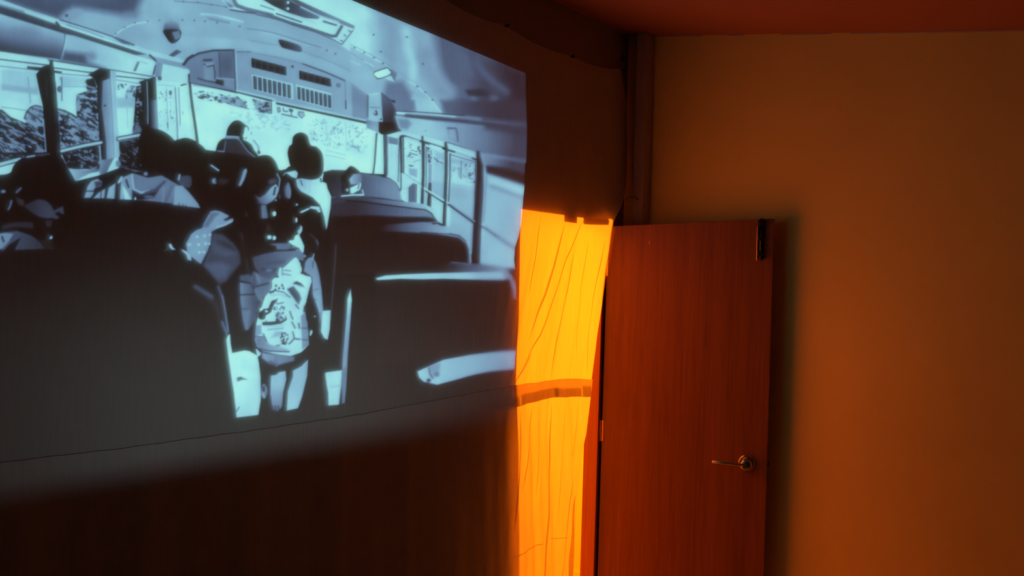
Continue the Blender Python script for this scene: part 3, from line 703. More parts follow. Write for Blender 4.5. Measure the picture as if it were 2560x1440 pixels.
line(F_, [(1440, 815), (1425, 1050)], 9, .25); poly(F_, [(1490, 840), (1635, 860), (1615, 1000), (1560, 1110), (1480, 1080)], ('n', .15, .9, .36, 6, 7, .3, 67), 3)
poly(F_, [(1588, 1090), (1615, 1075), (1605, 1115)], .1)
poly(F_, [(1290, 1100), (1640, 1150), (1620, 1640), (1250, 1400)], .8, 5)
poly(F_, [(1290, 1170), (1630, 1200), (1620, 2100), (1280, 2000)], .77, 6)
poly(F_, [(480, 485), (612, 515), (605, 600), (480, 578)], .5); poly(F_, [(470, 600), (610, 620), (600, 960), (470, 920)], .92, 4); line(F_, [(520, 600), (520, 750), (490, 755)], 6, .78)
# posts and rails, right
line(F_, [(322, 450), (305, 620), (285, 830), (265, 985)], 22, .06)
line(F_, [(418, 455), (415, 1000)], 10, .1); line(F_, [(440, 460), (438, 1000)], 34, .18); line(F_, [(432, 460), (425, 900)], 7, .6); line(F_, [(465, 480), (460, 1000)], 8, .1)
line(F_, [(630, 500), (615, 720), (603, 1090)], 9, .12); line(F_, [(640, 490), (640, 980), (640, 1200)], 16, .1)
line(F_, [(664, 490), (660, 960)], 46, .08); line(F_, [(662, 500), (660, 960)], 10, .75)
line(F_, [(690, 478), (920, 555), (1210, 650), (1480, 735), (1650, 800)], 24, .1); line(F_, [(940, 545), (1210, 635)], 9, .12)
line(F_, [(720, 498), (885, 548)], 22, .86, 2.5); line(F_, [(1035, 602), (1172, 645)], 26, .96, 2.5); line(F_, [(1375, 705), (1568, 768)], 36, .78, 2.5)
poly(F_, [(950, 500), (1210, 582), (1208, 622), (955, 545)], .9); poly(F_, [(1250, 585), (1640, 690), (1640, 738), (1258, 640)], .88)
line(F_, [(1235, 560), (1660, 690)], 10, .25, 3)
poly(F_, [(918, 480), (942, 480), (945, 545), (965, 600), (945, 1100), (935, 1390), (895, 1380), (912, 1000), (918, 600)], .09)
line(F_, [(968, 620), (955, 1170)], 26, .93); line(F_, [(974, 625), (962, 1175)], 10, .07); line(F_, [(968, 1190), (955, 1400)], 24, .8)
poly(F_, [(1215, 565), (1245, 565), (1262, 650), (1245, 1100), (1225, 1700), (1180, 1680), (1200, 1200), (1218, 700)], .11)
line(F_, [(1268, 700), (1262, 900), (1248, 1340)], 24, .95); line(F_, [(1286, 715), (1278, 1000), (1258, 1370)], 16, .06); line(F_, [(1300, 730), (1640, 830)], 9, .15)
line(F_, [(1262, 1400), (1255, 1660)], 18, .9)
poly(F_, [(1645, 680), (1690, 680), (1705, 760), (1735, 870), (1730, 1230), (1700, 1730), (1682, 2180), (1578, 2180), (1608, 1640), (1625, 1230), (1645, 850)], .13)
line(F_, [(1690, 1100), (1672, 1500), (1636, 2180)], 8, .45); line(F_, [(1630, 850), (1612, 1400), (1580, 2150)], 10, .05)
# bottom rails of the glass
line(F_, [(655, 985), (900, 1150)], 26, .9); line(F_, [(670, 970), (905, 1130)], 6, .45)
poly(F_, [(660, 985), (735, 1100), (738, 1365), (648, 1345)], .92, 4); line(F_, [(660, 1175), (730, 1185)], 8, .8)
poly(F_, [(738, 1165), (800, 1108), (846, 1128), (840, 1368), (738, 1362)], .42, 2.5); line(F_, [(842, 1130), (838, 1365)], 8, .12)
poly(F_, [(998, 1100), (1036, 1106), (1030, 1430), (978, 1405)], .12)
line(F_, [(945, 1175), (985, 1210), (1195, 1335)], 28, .92); line(F_, [(960, 1215), (1000, 1240), (1190, 1365)], 16, .1)
line(F_, [(1240, 1360), (1280, 1395), (1605, 1622)], 30, .88); line(F_, [(1260, 1395), (1605, 1640)], 24, .1); line(F_, [(1290, 1390), (1600, 1605)], 6, .3)
# rearmost right panel
poly(F_, [(1700, 712), (1900, 760), (2450, 840), (2450, 1020), (1742, 860)], ((1720, 780), .62, (2100, 880), .28), 8)
poly(F_, [(1740, 860), (2000, 900), (2450, 1010), (2450, 1190), (1772, 980)], .15, 7)
poly(F_, [(1760, 985), (2450, 1190), (2450, 2300), (1690, 2180), (1735, 1650)], .77, 5)
poly(F_, [(1780, 1010), (2290, 1165), (2450, 1230), (2450, 1380), (2250, 1290), (1830, 1130)], .84, 8); line(F_, [(1830, 1150), (2050, 1225), (2450, 1360)], 34, .56, 9)
line(F_, [(1755, 860), (1742, 1300), (1712, 1660)], 18, .86, 2.5); line(F_, [(1770, 1000), (1752, 1300), (1730, 1640)], 9, .3)
line(I_, [(1705, 455), (1780, 500), (1900, 590)], 22, .24, 4); line(I_, [(1900, 590), (2200, 780)], 24, .45, 9); line(I_, [(1705, 435), (1740, 440)], 16, .95)

# ---- dark interior: seats and passengers
poly(P_, [(-420, 520), (0, 452), (14, 446), (60, 430), (190, 452), (240, 440), (295, 420), (320, 425), (440, 385), (470, 372), (505, 374), (560, 382), (640, 392), (668, 400), (690, 428), (720, 420), (806, 430), (850, 430), (880, 432), (960, 436), (1002, 500), (1100, 560), (1180, 640), (1200, 664), (1370, 680), (1370, 1300), (-420, 1300)], .04)
# front left passenger and light patches
poly(D_, [(-1600, 1000), (0, 900), (150, 878), (135, 950), (60, 965), (70, 1030), (0, 1052), (-1600, 1250)], .9, 2.5)
poly(D_, [(885, 910), (1120, 935), (1320, 915), (1320, 950), (1180, 980), (1060, 1040), (1000, 1085), (930, 980)], ((900, 930), .82, (1250, 960), .45), 2.5)
poly(D_, [(1310, 800), (1430, 790), (1500, 770), (1440, 890), (1400, 980), (1310, 990)], ((1310, 850), .64, (1450, 900), .35), 3)
dot(D_, 1555, 850, 35, .58, 45, soft=4); poly(D_, [(1680, 915), (1800, 940), (1880, 950), (1780, 960)], .5, 3)
poly(D_, [(60, 990), (120, 960), (160, 870), (250, 790), (440, 765), (640, 755), (790, 750), (880, 890), (1000, 1100), (1090, 1300), (1100, 1500), (-100, 1500), (-100, 1060)], .03, sm=True)
line(D_, [(250, 1180), (195, 1230)], 32, .45, 5); dot(D_, 15, 1220, 35, .55, 24, soft=3); dot(D_, 480, 930, 260, .045, 160, soft=20)
poly(G_, [(180, 60), (300, 110), (300, 190), (220, 170)], .22, 6)
poly(G_, [(300, 190), (400, 130), (500, 98), (600, 120), (680, 200), (705, 300), (640, 350), (520, 335), (400, 270)], ((350, 200), .2, (650, 300), .31), 4, True)
poly(G_, [(690, 250), (770, 215), (825, 185), (845, 300), (800, 290), (770, 260), (720, 290), (780, 340), (740, 365), (650, 340)], .3, 4)
poly(G_, [(590, 380), (680, 370), (670, 465), (600, 470)], .2, 5); line(G_, [(125, 120), (110, 180), (85, 230)], 32, .45, 4)
poly(G_, [(0, 440), (150, 400), (420, 400), (430, 490), (200, 470), (0, 500)], .2, 6)
poly(G_, [(0, 545), (200, 515), (400, 580), (520, 670), (590, 760), (170, 772), (250, 610), (100, 700), (0, 800)], ((50, 600), .36, (500, 720), .23), 3)
poly(G_, [(-100, 560), (40, 545), (150, 560), (80, 670), (0, 755), (-100, 800)], .62, 4); line(G_, [(0, 600), (20, 660)], 26, .1, 3)
poly(G_, [(500, 640), (650, 640), (730, 770), (580, 770)], .14, 5); dot(G_, 660, 605, 24, .85, soft=3); line(G_, [(570, 500), (640, 590)], 30, .12, 5)
# second row head and coat
poly(D_, [(1840, 480), (1890, 400), (2050, 385), (2190, 440), (2300, 540), (2330, 650), (2320, 900), (2240, 1040), (1960, 1000), (1860, 860), (1820, 600)], .03, sm=True)
poly(D_, [(1105, 1305), (1150, 1150), (1200, 1080), (1280, 1050), (1345, 1090), (1330, 1150), (1240, 1180), (1230, 1250), (1190, 1305)], .7, 3)
poly(D_, [(1240, 1090), (1330, 1080), (1350, 1130), (1260, 1180)], .3, 4); line(D_, [(1130, 1215), (1230, 1215)], 14, .1, 3)
poly(D_, [(1225, 1310), (1290, 1240), (1385, 1180), (1372, 1312)], .74, 3); line(D_, [(1330, 1210), (1325, 1310)], 12, .1, 3)
poly(D_, [(1400, 1310), (1430, 1170), (1580, 1060), (1640, 1020), (1740, 975), (1960, 1040), (2130, 1005), (2300, 1100), (2440, 1180), (2560, 1310), (2620, 1430), (2400, 1400), (1960, 1345), (1650, 1335)], ((1500, 1200), .74, (1900, 1200), .5), 2.5)
poly(D_, [(1760, 1000), (1900, 1045), (2130, 1010), (2160, 1080), (2000, 1180), (1840, 1235), (1750, 1160)], .5, 3); line(D_, [(1735, 1000), (1760, 1190), (1850, 1235), (1960, 1210)], 22, .8, 3)
line(D_, [(1555, 1110), (1540, 1320)], 66, .06, 5); line(D_, [(1660, 1070), (1690, 1160)], 26, .1, 3); poly(D_, [(1600, 1120), (1680, 1230), (1730, 1330), (1650, 1335)], .9, 3)
poly(D_, [(1740, 1200), (1860, 1260), (2030, 1230), (2130, 1130), (2030, 1300), (1880, 1330), (1740, 1335)], .09, 5); dot(D_, 1780, 1320, 12, .9, 28); dot(D_, 1920, 985, 28, .6, soft=4)
line(D_, [(2170, 1090), (2050, 1200), (1920, 1240)], 34, .28, 6); line(D_, [(2280, 1150), (2180, 1360)], 26, .4, 5); line(D_, [(2330, 1180), (2290, 1370)], 24, .3, 5)
poly(D_, [(2360, 1150), (2450, 1190), (2620, 1380), (2640, 1440), (2400, 1400), (2330, 1290)], .66, 3); line(D_, [(2160, 1180), (2150, 1360)], 20, .62, 5)
dot(D_, 1960, 1290, 70, .42, 22, soft=6); line(D_, [(1600, 1030), (1560, 1100)], 30, .85, 3)
poly(G_, [(1000, 95), (1640, 100), (1900, 115), (2250, 155), (2560, 205), (2900, 260), (2900, 500), (1000, 500)], .035)
# head and mask of the third passenger
poly(E_, [(-130, 680), (-60, 560), (40, 518), (130, 508), (250, 560), (380, 680), (420, 900), (100, 1000), (-100, 900)], .035, sm=True)
poly(E_, [(20, 1020), (160, 1010), (190, 1080), (160, 1170), (60, 1150), (0, 1090)], .32, 5, True); line(E_, [(25, 1000), (10, 1060)], 26, .75, 3); dot(E_, 60, 880, 60, .09, 40, soft=12)
poly(E_, [(-40, 1150), (60, 1140), (150, 1230), (240, 1350), (300, 1440), (-60, 1400)], .68, 2.5)
for x in (20, 70, 110):
    line(E_, [(x, 1380 + x * .2), (x - 15, 1420 + x * .2)], 12, .15, 3)
# driver
poly(E_, [(505, 690), (515, 630), (550, 555), (640, 505), (820, 520), (950, 580), (1000, 660), (1030, 780), (520, 720)], .08, 2, True)
poly(E_, [(640, 540), (805, 530), (880, 640), (1000, 765), (900, 740), (610, 690)], .2, 4)
poly(E_, [(640, 480), (665, 375), (730, 295), (800, 272), (870, 310), (900, 360), (890, 470), (850, 540), (800, 520), (650, 500)], .05, sm=True)
poly(E_, [(640, 478), (800, 488), (820, 495), (812, 535), (760, 520), (600, 520)], .62); line(E_, [(640, 482), (800, 490)], 10, .85)
poly(E_, [(885, 360), (935, 390), (960, 500), (900, 520), (870, 460)], 1.0); dot(E_, 880, 480, 22, 1.0, 30); line(E_, [(895, 338), (930, 365), (938, 400)], 11, .08); line(E_, [(905, 500), (895, 525)], 10, .1)
line(E_, [(632, 550), (612, 680)], 12, .55, 2.5); line(E_, [(815, 535), (860, 600), (930, 690), (1030, 775)], 13, .68, 2.5); line(E_, [(530, 680), (610, 690)], 18, .6, 3)
line(E_, [(1000, 540), (1040, 590), (1070, 640), (1060, 700)], 12, .35, 3); dot(E_, 1070, 700, 18, .1, 26); line(E_, [(970, 430), (972, 460)], 8, .3)
poly(E_, [(1000, 770), (1080, 745), (1090, 790), (1030, 800)], .05)
# girl with turned head
poly(E_, [(900, 900), (980, 800), (1080, 745), (1210, 745), (1290, 820), (1340, 930), (1380, 960), (1350, 1200), (1250, 1350), (1000, 1350), (880, 1150)], .05, sm=True)
line(E_, [(950, 830), (1100, 850), (1250, 880), (1330, 960)], 30, .1, 8); line(E_, [(980, 990), (960, 1180)], 50, .09, 12)
poly(E_, [(830, 1150), (800, 1140), (830, 1060), (870, 930), (905, 910), (915, 950), (880, 1060)], .7, 3)
line(E_, [(445, 872), (540, 940)], 22, .85, 2.5); dot(E_, 490, 1080, 36, .68, 40, soft=4); dot(E_, 590, 1085, 90, .2, 46, soft=10); line(E_, [(515, 1060), (530, 1090)], 22, .1, 4)
poly(E_, [(1010, 1270), (1080, 1300), (1150, 1260), (1240, 1160), (1300, 1120), (1335, 1180), (1310, 1290), (1250, 1350), (1170, 1395), (1090, 1380)], ((1050, 1300), .4, (1280, 1230), .8), 4)
line(E_, [(1315, 985), (1352, 1060), (1340, 1140), (1325, 1230)], 18, .72, 3); line(E_, [(1290, 1170), (1270, 1260)], 26, .07, 3); poly(E_, [(1190, 1090), (1230, 1050), (1300, 1040), (1310, 1110), (1220, 1130)], .3, 6)
line(E_, [(1060, 1360), (1140, 1410), (1150, 1440)], 24, .3, 5); dot(E_, 1298, 1335, 13, .8)
poly(H_, [(1100, 180), (1165, 170), (1195, 330), (1180, 355), (1105, 352)], .5, 4); poly(H_, [(1180, 400), (1240, 480), (1240, 530), (1170, 520)], .18, 7); poly(H_, [(895, 250), (920, 270), (930, 330), (890, 330)], .2, 6)
# tall passenger with light coat
poly(E_, [(1395, 960), (1470, 890), (1530, 880), (1560, 950), (1480, 1000)], .06)
poly(E_, [(1385, 1020), (1420, 970), (1560, 940), (1660, 955), (1672, 1010), (1640, 1010), (1600, 985), (1580, 1050), (1520, 1030), (1440, 975)], .86, 2.5)
poly(E_, [(1570, 1060), (1640, 1045), (1780, 1065), (1900, 1005), (1950, 940), (1945, 1000), (1930, 1090), (1985, 1110), (2000, 1180), (2050, 1290), (2040, 1440), (2010, 1600), (1985, 1735), (1955, 1560), (1900, 1400), (1800, 1300), (1640, 1220), (1590, 1160)], ((1600, 1100), .8, (1900, 1250), .98))
line(E_, [(1635, 1070), (1660, 1140)], 14, .15, 3); line(E_, [(1680, 1080), (1700, 1180)], 10, .7, 3); line(E_, [(1760, 1090), (1750, 1250)], 12, .8, 4); line(E_, [(1905, 1050), (1915, 1090)], 16, .08, 2)
poly(E_, [(1500, 890), (1465, 760), (1460, 690), (1480, 620), (1520, 585), (1535, 500), (1585, 450), (1660, 435), (1735, 480), (1775, 600), (1860, 630), (1930, 720), (1948, 880), (1930, 980), (1880, 1040), (1780, 1060), (1640, 1010), (1560, 930)], .055, sm=True)
line(E_, [(1600, 985), (1650, 1030)], 12, .06)
poly(E_, [(1440, 1130), (1470, 1095), (1505, 1210), (1490, 1315), (1430, 1285), (1415, 1190)], ((1420, 1200), .35, (1500, 1200), .66), 4, True); dot(E_, 1585, 1395, 16, .85); line(E_, [(1350, 1260), (1350, 1310)], 14, .5, 4)
# child on the far right seat
poly(E_, [(1950, 960), (2060, 932), (2240, 938), (2560, 990), (2560, 1300), (2100, 1330), (2000, 1160)], ((2000, 1000), .12, (2200, 1150), .26), 3)
poly(F_, [(100, 975), (330, 1005), (480, 1045), (570, 1110), (630, 1210), (650, 1350), (400, 1310), (90, 1280)], ((120, 1100), .36, (560, 1200), .6), 3)
line(F_, [(90, 972), (330, 1002), (480, 1042), (575, 1110), (630, 1215)], 10, .1)
poly(E_, [(2060, 1290), (2110, 1290), (2060, 1440), (2035, 1440)], .45, 4); poly(E_, [(2050, 1430), (2080, 1360), (2105, 1350), (2080, 1430)], .92, 2.5)
poly(E_, [(2190, 1130), (2180, 1020), (2250, 930), (2315, 880), (2400, 930), (2440, 985), (2420, 1060), (2300, 1120), (2290, 1260), (2200, 1240)], .09, sm=True)
poly(E_, [(2285, 1060), (2345, 985), (2440, 980), (2465, 1060), (2445, 1120), (2370, 1135), (2310, 1130)], ((2290, 1060), .8, (2450, 1060), .5), 2.5)
line(E_, [(2290, 1140), (2440, 1120)], 12, .08); poly(E_, [(2300, 1175), (2380, 1135), (2440, 1100), (2450, 1130), (2430, 1200), (2330, 1252), (2305, 1240)], .97); line(E_, [(2420, 1120), (2405, 1185)], 10, .08)
line(E_, [(2190, 1282), (2330, 1268), (2480, 1265)], 22, .97); dot(E_, 2262, 1200, 18, .8, 22); line(E_, [(2465, 1200), (2480, 1260)], 16, .9); line(E_, [(2190, 1110), (2250, 1130)], 10, .3, 4)

# ---- seats on the right
poly(I_, [(-300, 80), (0, 52), (200, 70), (600, 120), (960, 165), (1050, 220), (1105, 330), (1125, 440), (-300, 520)], ((100, 120), .24, (1000, 220), .82), 3)
poly(I_, [(-300, 160), (0, 125), (500, 180), (960, 245), (1040, 300), (1110, 420), (-300, 500)], ((50, 200), .2, (950, 300), .56), 3)
line(I_, [(-100, 115), (100, 128), (500, 180), (960, 238), (1035, 285), (1105, 390)], 15, .05, 2.5); line(I_, [(960, 185), (1050, 260), (1095, 350)], 12, .93, 3)
poly(I_, [(-300, 330), (200, 310), (600, 330), (950, 335), (1060, 350), (1100, 400), (1000, 400), (-300, 520)], .08, 7)
poly(I_, [(-300, 520), (400, 440), (900, 400), (1110, 430), (1180, 450), (1340, 465), (1430, 520), (1500, 640), (1560, 790), (1560, 965), (-300, 1000)], ((350, 450), .1, (1250, 500), .78), 4)
line(I_, [(1050, 425), (1115, 420)], 14, .06)
poly(I_, [(-300, 600), (500, 525), (900, 545), (1100, 560), (1250, 580), (1400, 610), (1500, 690), (1540, 790), (1545, 950), (1545, 1080), (-300, 1100)], .085, 4)
line(I_, [(900, 535), (1250, 560), (1400, 590), (1490, 660), (1535, 770)], 9, .06); line(I_, [(1270, 548), (1410, 580), (1500, 655)], 7, .1)
line(I_, [(1560, 790), (1565, 960)], 14, .95, 2.5)
poly(I_, [(1100, 960), (1300, 935), (1700, 955), (2000, 1000), (2130, 1060), (1600, 1075), (1200, 1070)], ((1150, 1000), .1, (2000, 1020), .62), 7); line(I_, [(1300, 938), (1560, 960)], 10, .5, 4)
poly(I_, [(295, 1150), (430, 1112), (700, 1095), (1000, 1082), (1600, 1068), (2030, 1055), (2130, 1120), (2010, 1175), (1600, 1170), (1200, 1158), (900, 1165), (640, 1158), (460, 1170), (330, 1178)], ((400, 1140), .93, (2100, 1120), .76), 3)
line(I_, [(330, 1182), (640, 1170), (900, 1178), (1200, 1170), (1700, 1180)], 12, .05, 2.5); line(I_, [(1400, 1105), (1700, 1100)], 10, .78, 4)
line(I_, [(2030, 1090), (2110, 1160), (2165, 1300), (2160, 1400)], 64, .55, 9)
poly(I_, [(300, 1200), (1700, 1195), (1980, 1200), (2080, 1260), (2130, 1370), (2150, 2300), (300, 2300)], .085, 8)
poly(K_, [(850, 1110), (1000, 1040), (1190, 955), (1600, 880), (1900, 845), (2250, 815), (2250, 1075), (1850, 1110), (1600, 1155), (1300, 1240), (1110, 1290), (1000, 1262), (930, 1250), (868, 1190)], ((900, 1150), .84, (2150, 950), .62), 3)
poly(K_, [(1000, 1050), (1150, 990), (1150, 1100), (1060, 1220), (1010, 1180)], .66, 6); line(K_, [(1000, 1060), (1010, 1140), (1050, 1200)], 10, .25, 3); dot(K_, 1000, 1230, 28, .2, 24, soft=4); dot(K_, 1110, 1150, 30, .45, soft=6)
line(K_, [(850, 1120), (870, 1195), (940, 1260)], 10, .03)
line(H_, [(2112, 700), (2095, 1000), (2060, 1440), (2040, 1700)], 24, .27, 4)
poly(J_, [(2305, 110), (2322, 260), (2300, 600), (2270, 1000), (2245, 1440), (2225, 1640), (2200, 1640), (2185, 1440), (2200, 1000), (2240, 600), (2268, 240)], ((2300, 250), .98, (2220, 800), .64), 2.5)
dot(J_, 2295, 265, 26, 1.0, 36, soft=3); line(J_, [(2280, 600), (2235, 1100)], 16, .75, 3); line(L_, [(2225, 380), (2200, 830)], 30, .5, 4)
poly(J_, [(1930, 410), (2040, 400), (2030, 650), (2000, 798), (1955, 775), (1910, 690), (1920, 520)], .92)
poly(L_, [(1965, 445), (1985, 428), (2190, 400), (2180, 600), (2150, 862), (2010, 872), (2005, 700), (1985, 600)], .93); line(L_, [(1940, 560), (1975, 860)], 26, .28, 5); line(L_, [(2050, 620), (2150, 610)], 30, .85, 6)

# ---- raised hand and left seat
poly(H_, [(460, 540), (600, 560), (740, 680), (820, 800), (840, 950), (760, 1050), (640, 1200), (560, 1240), (330, 970), (430, 720)], .29, 9)
poly(H_, [(360, 970), (560, 930), (700, 1000), (640, 1150), (520, 1150)], .4, 14, al=.8); poly(H_, [(470, 690), (600, 760), (760, 820), (620, 860), (480, 800)], .38, 14, al=.7); poly(H_, [(540, 650), (680, 690), (760, 780), (620, 720)], .2, 10)
line(H_, [(840, 560), (890, 760), (900, 900), (930, 1060)], 40, .2, 8); line(H_, [(960, 560), (900, 640), (920, 860)], 60, .05, 12)
poly(H_, [(325, 480), (380, 370), (430, 270), (490, 243), (570, 262), (680, 318), (655, 345), (615, 365), (620, 382), (720, 350), (738, 368), (715, 400), (620, 450), (530, 485), (450, 530), (442, 650), (400, 780), (310, 962), (270, 935), (190, 870), (130, 800), (110, 690), (180, 560), (250, 505)], .66, 2.5)
poly(H_, [(330, 470), (380, 370), (440, 270), (500, 255), (560, 290), (500, 330), (440, 420), (400, 470)], .46, 7); line(H_, [(415, 310), (345, 440)], 14, .62, 3); line(H_, [(440, 265), (540, 262), (660, 318)], 12, .7, 3)
poly(H_, [(620, 362), (680, 345), (700, 352), (640, 385)], .06, 2.5); line(H_, [(520, 470), (620, 440), (715, 390)], 26, .82, 4)
for x, y in ((260, 595), (358, 583), (280, 700), (372, 690), (288, 805), (160, 700), (430, 570), (420, 690), (350, 800)):
    dot(H_, x, y, 16, .92, soft=4)
poly(G_, [(2225, 690), (2258, 690), (2285, 740), (2322, 770), (2265, 768), (2235, 735)], .85, 2.5); line(G_, [(2180, 785), (2215, 755)], 16, .35, 4)
poly(H_, [(50, 760), (120, 790), (180, 850), (185, 918), (135, 905), (115, 840), (55, 785)], .8, 3)
poly(J_, [(200, 80), (300, 60), (480, 170), (560, 300), (600, 500), (640, 760), (560, 620), (480, 380), (360, 240)], .18, 16)
line(J_, [(240, 90), (350, 160), (450, 225)], 54, .36, 9); line(J_, [(540, 90), (600, 260), (630, 450), (665, 690)], 36, .42, 7); line(J_, [(590, 200), (630, 420), (668, 680)], 10, .66, 3); line(J_, [(590, 560), (650, 720)], 26, .5, 6)
# bright aisle floor
poly(J_, [(690, 715), (700, 850), (722, 970), (880, 935), (945, 945), (1050, 1005), (1070, 1100), (1092, 1280), (1095, 1600), (1060, 1810), (775, 1838), (740, 1500), (700, 1250), (665, 1000), (640, 800), (660, 740)], ((800, 1000), 1.0, (900, 1700), .93))
line(J_, [(640, 790), (668, 1050), (705, 1300), (740, 1540), (772, 1840)], 12, .38, 2.5, al=.55)
poly(J_, [(780, 1305), (825, 1285), (920, 1325), (850, 1325), (790, 1350)], .3, 3); line(J_, [(775, 1750), (810, 1690)], 10, .1)

# ---- child with backpack
poly(H_, [(1150, 700), (1300, 680), (1500, 680), (1620, 740), (1690, 830), (1680, 920), (1560, 900), (1450, 960), (1350, 1050), (1240, 1210), (1080, 1100), (1010, 1000), (980, 870), (1100, 830)], ((1050, 950), .33, (1550, 820), .5), 4)
poly(H_, [(1160, 690), (1300, 720), (1400, 760), (1560, 750), (1560, 780), (1300, 790), (1000, 850), (950, 780)], .06, 5)
poly(H_, [(1300, 700), (1500, 690), (1580, 730), (1450, 770), (1310, 770)], .46, 4); line(H_, [(1500, 690), (1510, 740)], 12, .15, 3); line(H_, [(1100, 960), (1400, 930)], 40, .34, 10); line(H_, [(1120, 1030), (1240, 1050), (1350, 1020)], 36, .26, 8)
dot(H_, 1210, 1045, 45, .52, 18, soft=6); line(H_, [(1560, 760), (1620, 745)], 14, .08, 2)
poly(H_, [(1465, 665), (1490, 640), (1540, 640), (1560, 580), (1610, 560), (1650, 640), (1685, 720), (1680, 800), (1655, 810), (1620, 750), (1500, 690)], .98)
poly(H_, [(1610, 570), (1590, 530), (1625, 480), (1635, 440), (1660, 470), (1658, 520), (1620, 575)], .84)
dot(H_, 1277, 290, 26, 1.0, 36); dot(H_, 1210, 603, 32, .95, 30); dot(H_, 1275, 612, 28, .95, 30); line(H_, [(1245, 580), (1250, 640)], 10, .05); dot(H_, 1578, 375, 15, .97, 34)
line(H_, [(1645, 268), (1700, 245), (1748, 222)], 26, .95); poly(H_, [(1760, 195), (1800, 190), (1890, 195), (1910, 270), (1880, 275), (1850, 235), (1770, 220)], .96)
line(H_, [(1760, 560), (1840, 620), (1872, 700), (1862, 770)], 16, .28, 4); line(H_, [(1855, 640), (1875, 700)], 10, .6, 3)
poly(H_, [(820, 1110), (950, 1090), (1010, 1250), (900, 1220), (815, 1190)], .36, 5); line(H_, [(830, 1190), (960, 1220)], 20, .06, 3)
poly(J_, [(815, 30), (960, 50), (1010, 90), (1120, 290), (1090, 430), (1000, 560), (940, 660), (900, 672), (860, 560), (825, 300)], ((820, 300), .58, (1080, 300), .26), 4)
line(J_, [(820, 200), (920, 190), (1010, 195)], 14, .15, 4); line(J_, [(840, 380), (920, 385)], 12, .3, 6); line(J_, [(930, 420), (900, 640)], 36, .55, 9); line(J_, [(990, 60), (1010, 180)], 18, .08, 4)
poly(H_, [(1000, 1050), (1120, 1120), (1250, 1180), (1240, 1300), (1130, 1400), (1110, 1460), (1020, 1330), (960, 1140)], .46, 6); line(H_, [(1010, 1270), (1100, 1240), (1200, 1215)], 14, .12, 4); line(H_, [(1040, 1100), (1080, 1200)], 20, .6, 6); line(H_, [(1000, 1100), (1020, 1240)], 30, .28, 8)
poly(J_, [(1000, 130), (1080, 130), (1125, 290), (1060, 260)], .5, 6)
poly(H_, [(1680, 1060), (1700, 930), (1740, 880), (1800, 865), (1850, 950), (1890, 1100), (1920, 1300), (1940, 1560), (1930, 1640), (1905, 1720), (1870, 1560), (1800, 1370), (1790, 1130)], ((1700, 1000), .62, (1900, 1400), .72), 2.5)
line(H_, [(1815, 830), (1800, 890)], 20, .8, 3); line(H_, [(1805, 930), (1800, 1010)], 10, .2, 3); line(H_, [(1820, 1310), (1870, 1290)], 10, .45, 4); line(H_, [(1830, 1430), (1860, 1440)], 10, .4, 4)
line(J_, [(1905, 440), (1900, 560)], 22, .45, 5); dot(H_, 1695, 855, 14, .85, soft=4)
poly(H_, [(1325, 1100), (1345, 1000), (1400, 1010), (1560, 870), (1590, 880), (1640, 960), (1655, 1040), (1640, 1085), (1780, 1130), (1785, 1200), (1740, 1330), (1710, 1480), (1250, 1480), (1245, 1180), (1280, 1140), (1340, 1140)], .97)
for a, b in (((1410, 1040), (1500, 1050)), ((1400, 1090), (1500, 1110)), ((1380, 1000), (1390, 1110)), ((1640, 930), (1640, 980)), ((1640, 1080), (1740, 1120))):
    line(H_, [a, b], 9, .25, 2.5)
poly(H_, [(1640, 1075), (1700, 1070), (1750, 1110), (1700, 1110)], .1, 2)
poly(J_, [(1240, 110), (1260, 0), (1780, 0), (1740, 180), (1700, 320), (1690, 480), (1725, 560), (1748, 860), (1650, 960), (1500, 1012), (1290, 985), (1120, 945), (1040, 880), (1018, 800), (1030, 600), (1060, 470), (1110, 340), (1150, 220)], .94, 2, False)
poly(J_, [(1640, 480), (1700, 420), (1725, 600), (1748, 860), (1660, 920), (1650, 700)], .62, 3); line(J_, [(1650, 640), (1720, 640)], 12, .3, 3); line(J_, [(1650, 790), (1730, 800)], 12, .3, 3)
poly(J_, [(1030, 600), (1100, 600), (1110, 720), (1020, 740)], .62, 3); line(J_, [(1030, 750), (1130, 760)], 20, .3, 3)
poly(J_, [(1025, 770), (1130, 760), (1220, 860), (1400, 900), (1500, 940), (1300, 950), (1110, 935), (1035, 870)], ((1050, 800), .5, (1350, 900), .74), 4); line(J_, [(1060, 910), (1200, 945), (1480, 955)], 16, .2, 3)
poly(J_, [(1060, 500), (1070, 440), (1130, 385), (1195, 380), (1240, 280), (1330, 245), (1275, 320), (1230, 430), (1160, 470), (1150, 525), (1090, 525)], .07, 2); poly(J_, [(1080, 450), (1150, 440), (1150, 510), (1090, 520)], .12)
dot(J_, 1170, 415, 22, .95, 18); dot(J_, 1100, 390, 24, 1.0, 20); dot(J_, 1160, 540, 30, .96, 28); dot(J_, 1165, 545, 12, .5)
poly(J_, [(1115, 560), (1280, 552), (1440, 480), (1450, 530), (1370, 580), (1240, 600), (1120, 602)], .09, 2)
poly(J_, [(1290, 430), (1400, 420), (1440, 500), (1380, 550), (1300, 540)], ('n', .15, .75, .5, 5, 5, .3, 71), 2); poly(J_, [(1240, 360), (1420, 340), (1430, 420), (1290, 430)], ('n', .3, .95, .42, 6, 6, .3, 73), 2)
dot(J_, 1400, 475, 22, .95, 26); dot(J_, 1345, 350, 20, 1.0, 18); line(J_, [(1300, 280), (1310, 320), (1400, 300)], 12, .25, 3)
line(J_, [(1210, 160), (1280, 140), (1400, 160), (1490, 230)], 12, .2, 3); line(J_, [(1240, 200), (1350, 190), (1440, 220)], 20, .78, 4)
